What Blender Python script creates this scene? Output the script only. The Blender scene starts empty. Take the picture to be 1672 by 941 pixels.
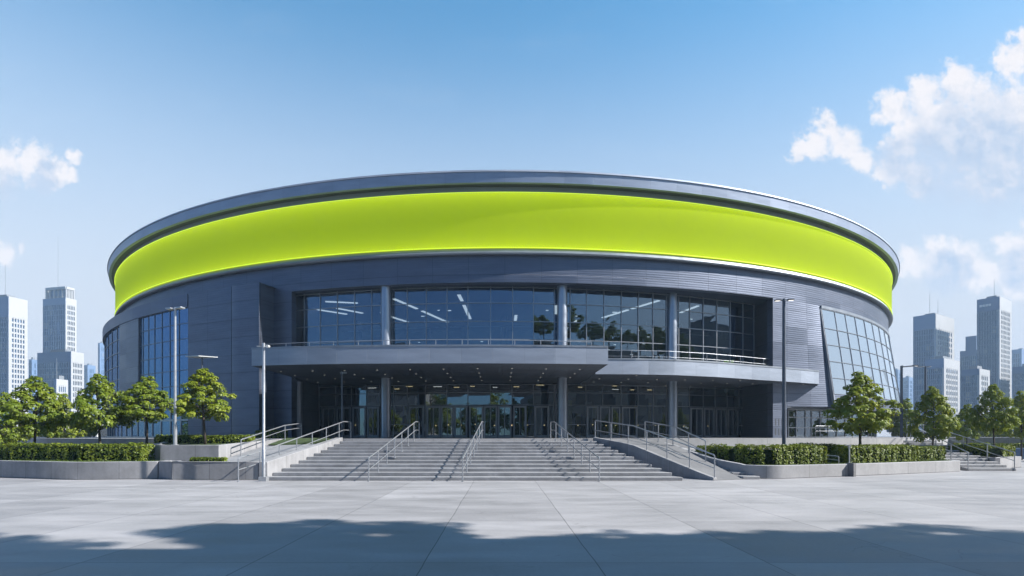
import bpy, math, random
from mathutils import Vector, Matrix
random.seed(7)
sc = bpy.context.scene
COL = sc.collection
R_ = math.radians
F = 920.0; PX0 = 819.0; PY0 = 712.0; CAMH = 1.8      # lens in pixels of the 1672 px frame, principal point, eye height
CX, CY = 0.2, 85.0                                    # arena centre
HP = 1.65                                             # terrace height

# ------------------------------------------------------------------ helpers
def X_at(px, Y): return (px - PX0) / F * Y
def Z_at(py, Y): return CAMH + (PY0 - py) / F * Y
def phi_at(px, R):
    k = (px - PX0) / F
    a = 1 + k*k; b = -2*(CY + k*CX); c = CY*CY + CX*CX - R*R
    d = max(0.0, b*b - 4*a*c)
    Y = (-b - math.sqrt(d)) / (2*a); X = k*Y
    return math.atan2(X - CX, CY - Y)
def P(phi, R, z): return (CX + R*math.sin(phi), CY - R*math.cos(phi), z)
def lin(a, b, n): return [a + (b-a)*i/n for i in range(n+1)]
def srgb(r, g, b):
    f = lambda c: (c/255/12.92) if c/255 <= 0.04045 else ((c/255+0.055)/1.055)**2.4
    return (f(r), f(g), f(b), 1)

class MB:
    def __init__(s): s.v = []; s.f = []; s.uv = []; s.sm = []
    def face(s, pts, uvs=None, smooth=False):
        i = len(s.v); s.v.extend([tuple(p) for p in pts]); s.f.append(tuple(range(i, i+len(pts))))
        s.uv.append(uvs if uvs else [(0, 0)]*len(pts)); s.sm.append(smooth)
    def mesh(s, verts, faces, smooth=False, uvs=None):
        i = len(s.v); s.v.extend([tuple(p) for p in verts])
        for k, f in enumerate(faces):
            s.f.append(tuple(i+a for a in f)); s.uv.append(uvs[k] if uvs else [(0, 0)]*len(f)); s.sm.append(smooth)
    def box(s, c, size, rz=0.0, bev=0.0):
        x, y, z = size[0]/2, size[1]/2, size[2]/2
        cs, sn = math.cos(rz), math.sin(rz)
        def T(p): return (c[0]+p[0]*cs-p[1]*sn, c[1]+p[0]*sn+p[1]*cs, c[2]+p[2])
        V = [T(p) for p in [(-x,-y,-z),(x,-y,-z),(x,y,-z),(-x,y,-z),(-x,-y,z),(x,-y,z),(x,y,z),(-x,y,z)]]
        s.mesh(V, [(0,3,2,1),(4,5,6,7),(0,1,5,4),(1,2,6,5),(2,3,7,6),(3,0,4,7)])
    def prism(s, poly, z0, z1):
        """closed prism over a plan polygon (counter-clockwise); z0/z1 numbers or lists; side faces get uv in metres"""
        n = len(poly)
        a = z0 if isinstance(z0, (list, tuple)) else [z0]*n
        b = z1 if isinstance(z1, (list, tuple)) else [z1]*n
        lo = [(p[0], p[1], a[i]) for i, p in enumerate(poly)]; hi = [(p[0], p[1], b[i]) for i, p in enumerate(poly)]
        s.face(hi, [(p[0], p[1]) for p in poly]); s.face(lo[::-1], [(p[0], p[1]) for p in poly[::-1]])
        u = 0
        for i in range(n):
            j = (i+1) % n
            d = math.dist(poly[i], poly[j])
            s.face([lo[i], lo[j], hi[j], hi[i]], [(u, a[i]), (u+d, a[j]), (u+d, b[j]), (u, b[i])]); u += d
    def arc(s, phis, ro, ri, z0, z1, ro1=None, ri1=None, smooth=True):
        """closed curved wall: outer radius ro (ro1 at the top), inner ri; radii may be functions of phi"""
        g = lambda q, p: q(p) if callable(q) else q
        ro1 = ro if ro1 is None else ro1; ri1 = ri if ri1 is None else ri1
        U = [p*48.0 for p in phis]
        A = [P(p, g(ro,p), z0) for p in phis]; B = [P(p, g(ro1,p), z1) for p in phis]
        C = [P(p, g(ri,p), z0) for p in phis]; D = [P(p, g(ri1,p), z1) for p in phis]
        n = len(phis)
        def strip(a, b, uv0, uv1, sm):
            base = len(s.v); s.v.extend(a); s.v.extend(b)
            for i in range(n-1):
                s.f.append((base+i, base+i+1, base+n+i+1, base+n+i)); s.sm.append(sm)
                s.uv.append([(U[i],uv0),(U[i+1],uv0),(U[i+1],uv1),(U[i],uv1)])
        strip(A, B, z0, z1, smooth); strip(D, C, z1, z0, smooth); strip(B, D, z1, z1+.3, False); strip(C, A, z0-.3, z0, False)
        s.face([A[0], B[0], D[0], C[0]], [(0,z0),(0,z1),(.4,z1),(.4,z0)]); s.face([C[-1], D[-1], B[-1], A[-1]], [(.4,z0),(.4,z1),(0,z1),(0,z0)])
    def tube(s, pts, r, n=8, caps=True):
        pts = [Vector(p) for p in pts]
        rs = r if isinstance(r, (list, tuple)) else [r]*len(pts)
        rings = []
        for i, p in enumerate(pts):
            if i == 0: t = pts[1]-p
            elif i == len(pts)-1: t = p-pts[i-1]
            else: t = (pts[i+1]-p).normalized() + (p-pts[i-1]).normalized()
            t.normalize()
            up = Vector((0,0,1)) if abs(t.z) < .95 else Vector((1,0,0))
            a = t.cross(up).normalized(); b = a.cross(t).normalized()
            if abs(t.z) >= .95: a = Vector((1,0,0)); b = t.cross(a).normalized(); a = b.cross(t).normalized()
            rings.append([p + a*math.cos(2*math.pi*k/n)*rs[i] + b*math.sin(2*math.pi*k/n)*rs[i] for k in range(n)])
        base = len(s.v)
        for rg in rings: s.v.extend([tuple(q) for q in rg])
        for i in range(len(pts)-1):
            for k in range(n):
                k2 = (k+1) % n
                s.f.append((base+i*n+k, base+i*n+k2, base+(i+1)*n+k2, base+(i+1)*n+k)); s.uv.append([(0,0)]*4); s.sm.append(True)
        if caps:
            s.f.append(tuple(base+k for k in range(n))[::-1]); s.uv.append([(0,0)]*n); s.sm.append(False)
            s.f.append(tuple(base+(len(pts)-1)*n+k for k in range(n))); s.uv.append([(0,0)]*n); s.sm.append(False)
    def bar(s, a, b, w, d, out=None):
        """box-section bar from a to b; w across, d along the outward direction"""
        a = Vector(a); b = Vector(b); t = (b-a).normalized()
        o = Vector(out) if out is not None else Vector((0,-1,0))
        o = (o - t*o.dot(t)).normalized(); w_ = t.cross(o).normalized()
        V = []
        for p in (a, b):
            for sx, sy in ((-1,-1),(1,-1),(1,1),(-1,1)): V.append(tuple(p + w_*sx*w/2 + o*sy*d/2))
        s.mesh(V, [(0,1,2,3),(7,6,5,4),(0,4,5,1),(1,5,6,2),(2,6,7,3),(3,7,4,0)])
    def build(s, name, mat, parent=None, bevel=0.0, fix=True):
        me = bpy.data.meshes.new(name); me.from_pydata(s.v, [], s.f)
        uvl = me.uv_layers.new(name='UVMap'); flat = [c for f in s.uv for uv in f for c in uv]
        uvl.data.foreach_set('uv', flat)
        me.polygons.foreach_set('use_smooth', s.sm); me.update()
        if fix:
            import bmesh
            bm = bmesh.new(); bm.from_mesh(me); bmesh.ops.remove_doubles(bm, verts=bm.verts, dist=1e-5)
            bmesh.ops.recalc_face_normals(bm, faces=bm.faces); bm.to_mesh(me); bm.free()
            me.set_sharp_from_angle(angle=R_(35))
        o = bpy.data.objects.new(name, me); COL.objects.link(o)
        for m in (mat if isinstance(mat, (list, tuple)) else [mat]): me.materials.append(m)
        if parent: o.parent = parent
        if bevel:
            b = o.modifiers.new('bevel', 'BEVEL'); b.width = bevel; b.segments = 2; b.limit_method = 'ANGLE'; b.angle_limit = R_(40)
        return o

def tag(o, label=None, cat=None, group=None, kind=None):
    if label: o['label'] = label
    if cat: o['category'] = cat
    if group: o['group'] = group
    if kind: o['kind'] = kind
    return o
def empty(name, loc=(0,0,0), rz=0.0):
    o = bpy.data.objects.new(name, None); COL.objects.link(o); o.location = loc; o.rotation_euler = (0,0,rz); return o
def copy_tree(o, parent=None):
    c = o.copy(); COL.objects.link(c)
    if parent: c.parent = parent
    for ch in list(o.children): copy_tree(ch, c)
    return c

# ------------------------------------------------------------------ materials
class NT:
    def __init__(s, tree): s.t = tree; s.n = tree.nodes; s.l = tree.links
    def new(s, typ, **kw):
        n = s.n.new(typ)
        for k, v in kw.items(): setattr(n, k, v)
        return n
    def put(s, sock, v):
        if isinstance(v, bpy.types.NodeSocket): s.l.new(v, sock)
        elif v is not None: sock.default_value = v
    def math(s, op, a, b=None, c=None, clamp=False):
        n = s.new('ShaderNodeMath', operation=op, use_clamp=clamp)
        s.put(n.inputs[0], a)
        if b is not None: s.put(n.inputs[1], b)
        if c is not None: s.put(n.inputs[2], c)
        return n.outputs[0]
    def vmath(s, op, a, b=None):
        n = s.new('ShaderNodeVectorMath', operation=op); s.put(n.inputs[0], a)
        if b is not None: s.put(n.inputs[1], b)
        return n.outputs['Value'] if op in ('LENGTH','DISTANCE','DOT_PRODUCT') else n.outputs[0]
    def mix(s, fac, a, b):
        n = s.new('ShaderNodeMix', data_type='RGBA'); s.put(n.inputs[0], fac); s.put(n.inputs[6], a); s.put(n.inputs[7], b); return n.outputs[2]
    def noise(s, vec, scale, detail=4, rough=.55, out=0):
        n = s.new('ShaderNodeTexNoise'); s.put(n.inputs['Vector'], vec); n.inputs['Scale'].default_value = scale
        n.inputs['Detail'].default_value = detail; n.inputs['Roughness'].default_value = rough; return n.outputs[out]
    def ss(s, v, a, b, o0=0.0, o1=1.0):
        n = s.new('ShaderNodeMapRange', interpolation_type='SMOOTHSTEP'); s.put(n.inputs[0], v)
        n.inputs[1].default_value = a; n.inputs[2].default_value = b; n.inputs[3].default_value = o0; n.inputs[4].default_value = o1; return n.outputs[0]
    def mr(s, v, a, b, o0=0.0, o1=1.0):
        n = s.new('ShaderNodeMapRange'); s.put(n.inputs[0], v)
        n.inputs[1].default_value = a; n.inputs[2].default_value = b; n.inputs[3].default_value = o0; n.inputs[4].default_value = o1; return n.outputs[0]
    def scale(s, vec, sx, sy, sz):
        n = s.new('ShaderNodeMapping'); s.put(n.inputs[0], vec); n.inputs['Scale'].default_value = (sx, sy, sz); return n.outputs[0]
    def sep(s, vec):
        n = s.new('ShaderNodeSeparateXYZ'); s.put(n.inputs[0], vec); return n.outputs
    def comb(s, x, y, z):
        n = s.new('ShaderNodeCombineXYZ'); s.put(n.inputs[0], x); s.put(n.inputs[1], y); s.put(n.inputs[2], z); return n.outputs[0]
def new_mat(name):
    m = bpy.data.materials.new(name); m.use_nodes = True
    t = NT(m.node_tree); b = t.n['Principled BSDF']; return m, t, b
def simple(name, col, rough=.5, metal=0.0, var=.12, nscale=6.0, bump=0.0, spec=.5, emit=None, estr=0):
    col = tuple(c*ALB for c in col[:3]); estr = estr*.73
    m, t, b = new_mat(name)
    co = t.new('ShaderNodeTexCoord').outputs['Object']
    n = t.noise(co, nscale, 5)
    v = t.mr(n, .3, .7, 1-var, 1+var)
    h = t.new('ShaderNodeHueSaturation'); h.inputs['Color'].default_value = (*col[:3], 1); t.put(h.inputs['Value'], v)
    t.put(b.inputs['Base Color'], h.outputs[0]); t.put(b.inputs['Roughness'], t.mr(n, .3, .7, max(0, rough-.06), min(1, rough+.06)))
    b.inputs['Metallic'].default_value = metal; b.inputs['Specular IOR Level'].default_value = spec
    if bump:
        bp = t.new('ShaderNodeBump'); bp.inputs['Strength'].default_value = bump; bp.inputs['Distance'].default_value = .02
        t.put(bp.inputs['Height'], t.noise(co, nscale*6, 4)); t.put(b.inputs['Normal'], bp.outputs[0])
    if emit: b.inputs['Emission Color'].default_value = (*emit[:3], 1); b.inputs['Emission Strength'].default_value = estr
    return m

def cladding(name, col, ph=1.24, pw=2.4, rib=.155, rough=.42, metal=.35, joint=.5, off=0.0):
    """metal facade panels: joints every ph x pw metres along the wall, fine horizontal ribs, panel to panel tone"""
    col = tuple(c*ALB for c in col)
    m, t, b = new_mat(name)
    uv = t.new('ShaderNodeUVMap').outputs[0]
    s = t.sep(uv); u = s[0]; v = t.math('ADD', s[1], off)
    row = t.math('FLOOR', t.math('DIVIDE', v, ph)); fv = t.math('FRACT', t.math('DIVIDE', v, ph))
    wn = t.new('ShaderNodeTexWhiteNoise', noise_dimensions='1D'); t.put(wn.inputs['W'], row)
    us = t.math('ADD', t.math('DIVIDE', u, pw), t.math('MULTIPLY', t.math('GREATER_THAN', wn.outputs[0], .5), .0))
    fu = t.math('FRACT', us); cell = t.math('FLOOR', us)
    jv = t.math('LESS_THAN', fv, .022); ju = t.math('LESS_THAN', fu, .012)
    j = t.math('MAXIMUM', jv, t.math('MULTIPLY', ju, .7))
    w2 = t.new('ShaderNodeTexWhiteNoise', noise_dimensions='2D'); t.put(w2.inputs['Vector'], t.comb(cell, row, 0))
    co = t.new('ShaderNodeTexCoord').outputs['Object']
    n = t.noise(t.scale(co, .5, .5, 2.5), 1.2, 5)
    val = t.math('MULTIPLY', t.mr(w2.outputs[0], 0, 1, .94, 1.06), t.mr(n, .3, .7, .9, 1.1))
    val = t.math('MULTIPLY', val, t.math('SUBTRACT', 1.0, t.math('MULTIPLY', j, joint)))
    h = t.new('ShaderNodeHueSaturation'); h.inputs['Color'].default_value = (*col[:3], 1); t.put(h.inputs['Value'], val)
    t.put(b.inputs['Base Color'], h.outputs[0]); b.inputs['Metallic'].default_value = metal
    t.put(b.inputs['Roughness'], t.mr(w2.outputs[0], 0, 1, rough-.05, rough+.07))
    hgt = t.math('SUBTRACT', 0.0, t.math('MULTIPLY', j, 1.6))
    if rib:
        hgt = t.math('ADD', hgt, t.math('MULTIPLY', t.math('SINE', t.math('MULTIPLY', v, 2*math.pi/rib)), .17))
    hgt = t.math('ADD', hgt, t.math('MULTIPLY', n, .8))
    bp = t.new('ShaderNodeBump'); bp.inputs['Strength'].default_value = .55; bp.inputs['Distance'].default_value = .02
    t.put(bp.inputs['Height'], hgt); t.put(b.inputs['Normal'], bp.outputs[0])
    return m

def concrete(name, col, pw=1.5, stain=.12, rough=.75, uvj=True):
    col = tuple(c*ALB for c in col)
    m, t, b = new_mat(name)
    co = t.new('ShaderNodeTexCoord').outputs['Object']
    n1 = t.noise(co, .9, 6, .6); n2 = t.noise(co, 9, 5, .6)
    streak = t.noise(t.scale(co, 3.0, 3.0, .35), 1.3, 4)
    val = t.math('MULTIPLY', t.mr(n1, .3, .7, 1-stain, 1+stain), t.mr(n2, .3, .7, .95, 1.05))
    val = t.math('MULTIPLY', val, t.mr(streak, .3, .7, 1-stain*.5, 1+stain*.5))
    hgt = t.math('MULTIPLY', n2, .3)
    if uvj:
        uv = t.new('ShaderNodeUVMap').outputs[0]; s = t.sep(uv)
        q = t.math('DIVIDE', s[0], pw); fu = t.math('FRACT', q)
        w = t.new('ShaderNodeTexWhiteNoise', noise_dimensions='1D'); t.put(w.inputs['W'], t.math('FLOOR', q))
        j = t.math('LESS_THAN', fu, .02/pw*1.0)
        val = t.math('MULTIPLY', val, t.mr(w.outputs[0], 0, 1, .93, 1.06))
        val = t.math('MULTIPLY', val, t.math('SUBTRACT', 1.0, t.math('MULTIPLY', j, .45)))
        hgt = t.math('SUBTRACT', hgt, j)
        # tie holes of the formwork
        dx = t.math('SUBTRACT', t.math('FRACT', t.math('MULTIPLY', q, 1.0)), .5); 
    h = t.new('ShaderNodeHueSaturation'); h.inputs['Color'].default_value = (*col[:3], 1); t.put(h.inputs['Value'], val)
    t.put(b.inputs['Base Color'], h.outputs[0]); b.inputs['Roughness'].default_value = rough; b.inputs['Specular IOR Level'].default_value = .35
    bp = t.new('ShaderNodeBump'); bp.inputs['Strength'].default_value = .35; bp.inputs['Distance'].default_value = .015
    t.put(bp.inputs['Height'], hgt); t.put(b.inputs['Normal'], bp.outputs[0])
    return m

def paving(name, col, pw=2.44, pl=3.9, x0=-1.1, y0=8.0):
    col = tuple(c*ALB for c in col)
    m, t, b = new_mat(name)
    co = t.new('ShaderNodeTexCoord').outputs['Object']; s = t.sep(co)
    wob = t.mr(t.noise(co, .6, 2), .3, .7, -.01, .01)
    qx = t.math('DIVIDE', t.math('ADD', t.math('SUBTRACT', s[0], x0), wob), pw); qy = t.math('DIVIDE', t.math('SUBTRACT', s[1], y0), pl)
    fx = t.math('ABSOLUTE', t.math('SUBTRACT', t.math('FRACT', t.math('ADD', qx, .5)), .5)); fy = t.math('ABSOLUTE', t.math('SUBTRACT', t.math('FRACT', t.math('ADD', qy, .5)), .5))
    j = t.math('MAXIMUM', t.math('LESS_THAN', fx, .008/pw), t.math('MULTIPLY', t.math('LESS_THAN', fy, .009/pl), .75))
    w = t.new('ShaderNodeTexWhiteNoise', noise_dimensions='2D')
    t.put(w.inputs['Vector'], t.comb(t.math('FLOOR', qx), t.math('FLOOR', qy), 0))
    n0 = t.noise(co, .16, 4, .6); n1 = t.noise(t.scale(co, .35, 1, 1), 1.1, 7, .62); n2 = t.noise(co, 14, 5, .65)
    val = t.math('MULTIPLY', t.mr(w.outputs[0], 0, 1, .87, 1.10), t.mr(n0, .3, .7, .92, 1.07))
    val = t.math('MULTIPLY', val, t.mr(n1, .28, .72, .78, 1.17)); val = t.math('MULTIPLY', val, t.mr(n2, .3, .7, .95, 1.05))
    val = t.math('MULTIPLY', val, t.math('SUBTRACT', 1.0, t.math('MULTIPLY', j, .62)))
    # fine cracks and veins
    spot = t.ss(t.noise(t.scale(co, .5, 1, 1), .42, 5, .6), .60, .74)
    val = t.math('MULTIPLY', val, t.math('SUBTRACT', 1.0, t.math('MULTIPLY', spot, .16)))
    gum = t.new('ShaderNodeTexVoronoi'); t.put(gum.inputs['Vector'], co); gum.inputs['Scale'].default_value = 1.3
    val = t.math('MULTIPLY', val, t.math('SUBTRACT', 1.0, t.math('MULTIPLY', t.math('LESS_THAN', gum.outputs['Distance'], .035), .22)))
    vo = t.new('ShaderNodeTexVoronoi', feature='DISTANCE_TO_EDGE'); vo.inputs['Scale'].default_value = .8
    nn = t.new('ShaderNodeTexNoise'); t.put(nn.inputs['Vector'], co); nn.inputs['Scale'].default_value = 1.6; nn.inputs['Detail'].default_value = 5
    t.put(vo.inputs['Vector'], t.vmath('ADD', co, t.vmath('MULTIPLY', nn.outputs['Color'], (.9, .9, 0))))
    cr = t.math('MULTIPLY', t.math('LESS_THAN', vo.outputs['Distance'], .006), t.ss(t.noise(co, .5, 2), .5, .62))
    val = t.math('MULTIPLY', val, t.math('SUBTRACT', 1.0, t.math('MULTIPLY', cr, .18)))
    h = t.new('ShaderNodeHueSaturation'); h.inputs['Color'].default_value = (*col[:3], 1); t.put(h.inputs['Value'], val)
    t.put(b.inputs['Base Color'], h.outputs[0]); b.inputs['Specular IOR Level'].default_value = .4
    t.put(b.inputs['Roughness'], t.mr(n1, .3, .7, .5, .75))
    bp = t.new('ShaderNodeBump'); bp.inputs['Strength'].default_value = .3; bp.inputs['Distance'].default_value = .012
    t.put(bp.inputs['Height'], t.math('SUBTRACT', t.math('ADD', t.math('MULTIPLY', n2, .25), t.math('MULTIPLY', n1, .3)), j)); t.put(b.inputs['Normal'], bp.outputs[0])
    return m

def glass(name, tint, refl=.18, rough=.0, haze=(.02,.03,.045), hz=.0, wob=.0, gcol=(.80,.90,1)):
    m, t, b = new_mat(name); t.n.remove(b)
    out = t.n['Material Output']
    tr = t.new('ShaderNodeBsdfTransparent'); tr.inputs[0].default_value = (*tint, 1)
    gl = t.new('ShaderNodeBsdfGlossy'); gl.inputs['Roughness'].default_value = rough; gl.inputs['Color'].default_value = (*gcol, 1)
    co = t.new('ShaderNodeTexCoord').outputs['Object']
    if wob:
        bp = t.new('ShaderNodeBump'); bp.inputs['Strength'].default_value = wob; bp.inputs['Distance'].default_value = .05
        t.put(bp.inputs['Height'], t.noise(co, .7, 2)); t.put(gl.inputs['Normal'], bp.outputs[0])
    fr = t.new('ShaderNodeFresnel'); fr.inputs[0].default_value = 1.5
    fac = t.math('ADD', t.math('MULTIPLY', fr.outputs[0], .9), refl, clamp=True)
    mx = t.new('ShaderNodeMixShader'); t.put(mx.inputs[0], fac); t.l.new(tr.outputs[0], mx.inputs[1]); t.l.new(gl.outputs[0], mx.inputs[2])
    res = mx.outputs[0]
    if hz:
        df = t.new('ShaderNodeBsdfDiffuse'); df.inputs[0].default_value = (*haze, 1)
        m2 = t.new('ShaderNodeMixShader'); m2.inputs[0].default_value = hz; t.l.new(res, m2.inputs[1]); t.l.new(df.outputs[0], m2.inputs[2]); res = m2.outputs[0]
    t.l.new(res, out.inputs[0])
    return m

def foliage(name, c1, c2, trans=.32):
    m, t, b = new_mat(name); t.n.remove(b); out = t.n['Material Output']
    co = t.new('ShaderNodeTexCoord').outputs['Object']
    n = t.noise(co, 1.6, 3); n2 = t.noise(co, 11, 2)
    gi = t.new('ShaderNodeNewGeometry').outputs['Random Per Island']
    f = t.math('ADD', t.math('MULTIPLY', t.mr(n, .35, .65, 0, 1), .5), t.math('MULTIPLY', gi, .5), clamp=True)
    c = t.mix(f, (*c1, 1), (*c2, 1))
    d = t.new('ShaderNodeBsdfDiffuse'); t.put(d.inputs[0], c)
    tl = t.new('ShaderNodeBsdfTranslucent'); h = t.new('ShaderNodeHueSaturation'); t.put(h.inputs['Color'], c); h.inputs['Hue'].default_value = .48; h.inputs['Value'].default_value = 1.35
    t.put(tl.inputs[0], h.outputs[0])
    mx = t.new('ShaderNodeMixShader'); mx.inputs[0].default_value = trans; t.l.new(d.outputs[0], mx.inputs[1]); t.l.new(tl.outputs[0], mx.inputs[2])
    g = t.new('ShaderNodeBsdfGlossy'); g.inputs['Roughness'].default_value = .45; g.inputs[0].default_value = (1,1,1,1)
    m2 = t.new('ShaderNodeMixShader'); m2.inputs[0].default_value = .018; t.l.new(mx.outputs[0], m2.inputs[1]); t.l.new(g.outputs[0], m2.inputs[2])
    t.l.new(m2.outputs[0], out.inputs[0]); return m

M = {}
ALB = .72   # overall reflectance level that goes with the exposure
M['clad'] = cladding('dark_metal_cladding', (.146,.168,.228), rough=.45, metal=.76)
M['cladr'] = cladding('dark_smooth_panel', (.105,.135,.22), rib=0, pw=3.2, rough=.5, metal=.3)
M['fascia'] = cladding('roof_fascia_panel', (.34,.40,.52), ph=30, pw=1.9, rib=0, rough=.45, metal=.45, joint=.3)
M['lip'] = simple('ledge_metal', (.34,.37,.42), .45, .7, .06, 2)
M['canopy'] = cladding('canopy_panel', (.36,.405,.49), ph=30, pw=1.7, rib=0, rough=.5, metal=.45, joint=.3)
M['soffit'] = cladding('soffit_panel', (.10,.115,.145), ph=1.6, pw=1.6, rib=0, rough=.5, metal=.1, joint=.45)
M['cove'] = simple('cove_metal', (.30,.33,.34), .5, .2, .05, 2)
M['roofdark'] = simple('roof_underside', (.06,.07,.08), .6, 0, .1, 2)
M['steel'] = simple('brushed_steel_column', (.42,.46,.54), .36, .8, .06, 3)
M['rail'] = simple('stainless_rail', (.46,.48,.52), .36, .6, .08, 10)
M['frame'] = simple('dark_window_frame', (.12,.14,.18), .4, .5, .08, 5)
M['framel'] = simple('aluminium_frame', (.36,.38,.42), .36, .55, .08, 5)
M['doorf'] = simple('grey_door_frame', (.46,.49,.54), .4, .4, .08, 5)
M['pole'] = simple('galvanised_pole', (.52,.54,.58), .34, .55, .08, 8)
M['poled'] = simple('dark_painted_pole', (.10,.12,.155), .4, .3, .08, 8)
M['glass_up'] = glass('tinted_blue_glass', (.34,.46,.58), refl=.15, wob=.045, gcol=(.62,.80,1))
M['glass_door'] = glass('dark_lobby_glass', (.40,.47,.52), refl=.15, wob=.03)
M['glass_side'] = glass('blue_facade_glass', (.16,.24,.33), refl=.10, wob=.02, haze=(.035,.07,.12), hz=.45, gcol=(.17,.26,.41))
M['glass_slant'] = glass('slanted_facade_glass', (.20,.27,.34), refl=.42, wob=.04, haze=(.30,.36,.43), hz=.42, gcol=(.85,.92,1))
M['conc'] = concrete('planter_concrete', (.32,.32,.335), stain=.18)
M['concl'] = concrete('terrace_concrete', (.38,.38,.395), pw=2.2)
M['stair'] = concrete('stair_concrete', (.30,.305,.325), pw=3.1, uvj=False, stain=.2)
M['plaza'] = paving('plaza_paving', (.378,.371,.385))
M['terr'] = paving('terrace_paving', (.33,.33,.345), 1.8, 1.8)
M['city'] = simple('asphalt', (.10,.10,.11), .8, 0, .2, .4)
M['soil'] = simple('planter_turf_base', (.045,.075,.018), .9, 0, .3, 3, .5)
M['bark'] = simple('tree_bark', (.075,.058,.045), .85, 0, .3, 14, .8)
M['leaf'] = foliage('maple_leaves', (.078,.132,.010), (.205,.250,.020))
M['leafy'] = foliage('bright_maple_leaves', (.095,.152,.012), (.250,.285,.024))  # brighter leaf tone for two of the tree prototypes
M['hedge'] = foliage('hedge_leaves', (.060,.098,.010), (.165,.200,.020), .25)
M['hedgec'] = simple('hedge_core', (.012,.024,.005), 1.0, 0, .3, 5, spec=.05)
M['grass'] = foliage('grass_blades', (.045,.085,.012), (.10,.15,.02), .25)
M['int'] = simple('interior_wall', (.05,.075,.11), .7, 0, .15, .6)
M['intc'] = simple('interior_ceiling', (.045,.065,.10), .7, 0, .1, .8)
M['intf'] = simple('interior_floor', (.12,.125,.14), .3, 0, .1, .8)
M['yel'] = simple('mustard_curtain', (.34,.27,.03), .7, 0, .3, 2.5)
M['lampw'] = simple('lit_ceiling_strip', (.8,.8,.8), .5, emit=(1,.93,.84), estr=.75)
M['down'] = simple('downlight_lens', (.5,.5,.5), .4, emit=(1,.93,.82), estr=.18)
M['warm'] = simple('warm_lamp_glass', (.8,.75,.6), .4, emit=(1,.72,.35), estr=.9)
M['lime'] = simple('lime_light_panel', (.24,.25,.004), .8, 0, .015, .3, spec=.04, emit=(.47,.66,.004), estr=.34)
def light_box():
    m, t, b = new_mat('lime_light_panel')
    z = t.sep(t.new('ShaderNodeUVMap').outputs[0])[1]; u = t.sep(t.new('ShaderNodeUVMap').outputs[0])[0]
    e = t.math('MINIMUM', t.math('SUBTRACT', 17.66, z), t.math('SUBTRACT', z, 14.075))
    rim = t.math('EXPONENT', t.math('DIVIDE', e, -.62))  # glow of the edge strips put into the panel's own emission
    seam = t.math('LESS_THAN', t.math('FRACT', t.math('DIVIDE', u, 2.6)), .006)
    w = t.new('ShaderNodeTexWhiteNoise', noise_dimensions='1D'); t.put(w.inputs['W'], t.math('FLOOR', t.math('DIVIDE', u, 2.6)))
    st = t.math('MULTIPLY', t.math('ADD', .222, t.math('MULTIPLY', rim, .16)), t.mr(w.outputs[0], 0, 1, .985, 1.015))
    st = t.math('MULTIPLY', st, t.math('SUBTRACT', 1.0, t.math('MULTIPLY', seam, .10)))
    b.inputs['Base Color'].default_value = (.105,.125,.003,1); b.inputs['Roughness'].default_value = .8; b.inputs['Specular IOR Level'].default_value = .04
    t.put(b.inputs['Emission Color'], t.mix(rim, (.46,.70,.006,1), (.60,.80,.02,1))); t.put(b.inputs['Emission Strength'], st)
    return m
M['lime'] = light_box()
M['limeled'] = simple('lime_edge_light', (.6,.8,.05), .5, emit=(.62,.86,.03), estr=.62)
M['lens'] = simple('lamp_lens', (.75,.72,.62), .35, 0, .05, 5)
def tower_glass(name, col):
    m, t, b = new_mat(name); s = t.sep(t.new('ShaderNodeUVMap').outputs[0])
    c = t.comb(t.math('FLOOR', t.math('DIVIDE', s[0], 1.7)), t.math('FLOOR', t.math('DIVIDE', s[1], 3.3)), 0)
    w = t.new('ShaderNodeTexWhiteNoise', noise_dimensions='2D'); t.put(w.inputs['Vector'], c)
    c2 = t.mix(t.ss(w.outputs[0], .75, 1.0), (*[q*.62*ALB for q in col], 1), (*[min(.5, q*1.5+.03)*ALB for q in col], 1))
    c3 = t.mix(t.math('GREATER_THAN', w.outputs[0], .94), c2, (.20,.22,.24,1))
    t.put(b.inputs['Base Color'], c3); t.put(b.inputs['Roughness'], t.mr(w.outputs[0], 0, 1, .08, .22)); b.inputs['Specular IOR Level'].default_value = .9
    return m
M['tglass'] = tower_glass('tower_blue_glass', (.06,.14,.29))
M['tglass2'] = tower_glass('tower_deep_blue_glass', (.035,.10,.23))
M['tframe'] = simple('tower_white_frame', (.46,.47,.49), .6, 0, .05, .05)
M['tgrey'] = simple('tower_shade_blue_frame', (.13,.22,.39), .55, 0, .08, .05)  # blue of the towers' shaded faces is put into this frame colour
M['tgrey2'] = simple('tower_shade_deep_blue_frame', (.085,.145,.27), .55, 0, .08, .05)  # deeper version, shade again in the frame colour
M['tdark'] = simple('tower_roof', (.22,.24,.27), .7, 0, .1, .1)
M['white'] = simple('white_paint', (.72,.72,.71), .5, 0, .05, 2)
M['carw'] = simple('white_car_paint', (.70,.71,.72), .25, 0, .03, 2)
M['cars'] = simple('silver_car_paint', (.42,.44,.47), .28, .5, .03, 2)
M['card'] = simple('dark_car_paint', (.05,.06,.08), .25, .2, .03, 2)
M['cglass'] = simple('car_glass', (.02,.025,.03), .08, 0, .05, 2, spec=.8)
M['rubber'] = simple('tyre_rubber', (.02,.02,.02), .8, 0, .1, 8)
M['brick'] = simple('office_stone', (.30,.28,.26), .7, 0, .1, .6)

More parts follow.
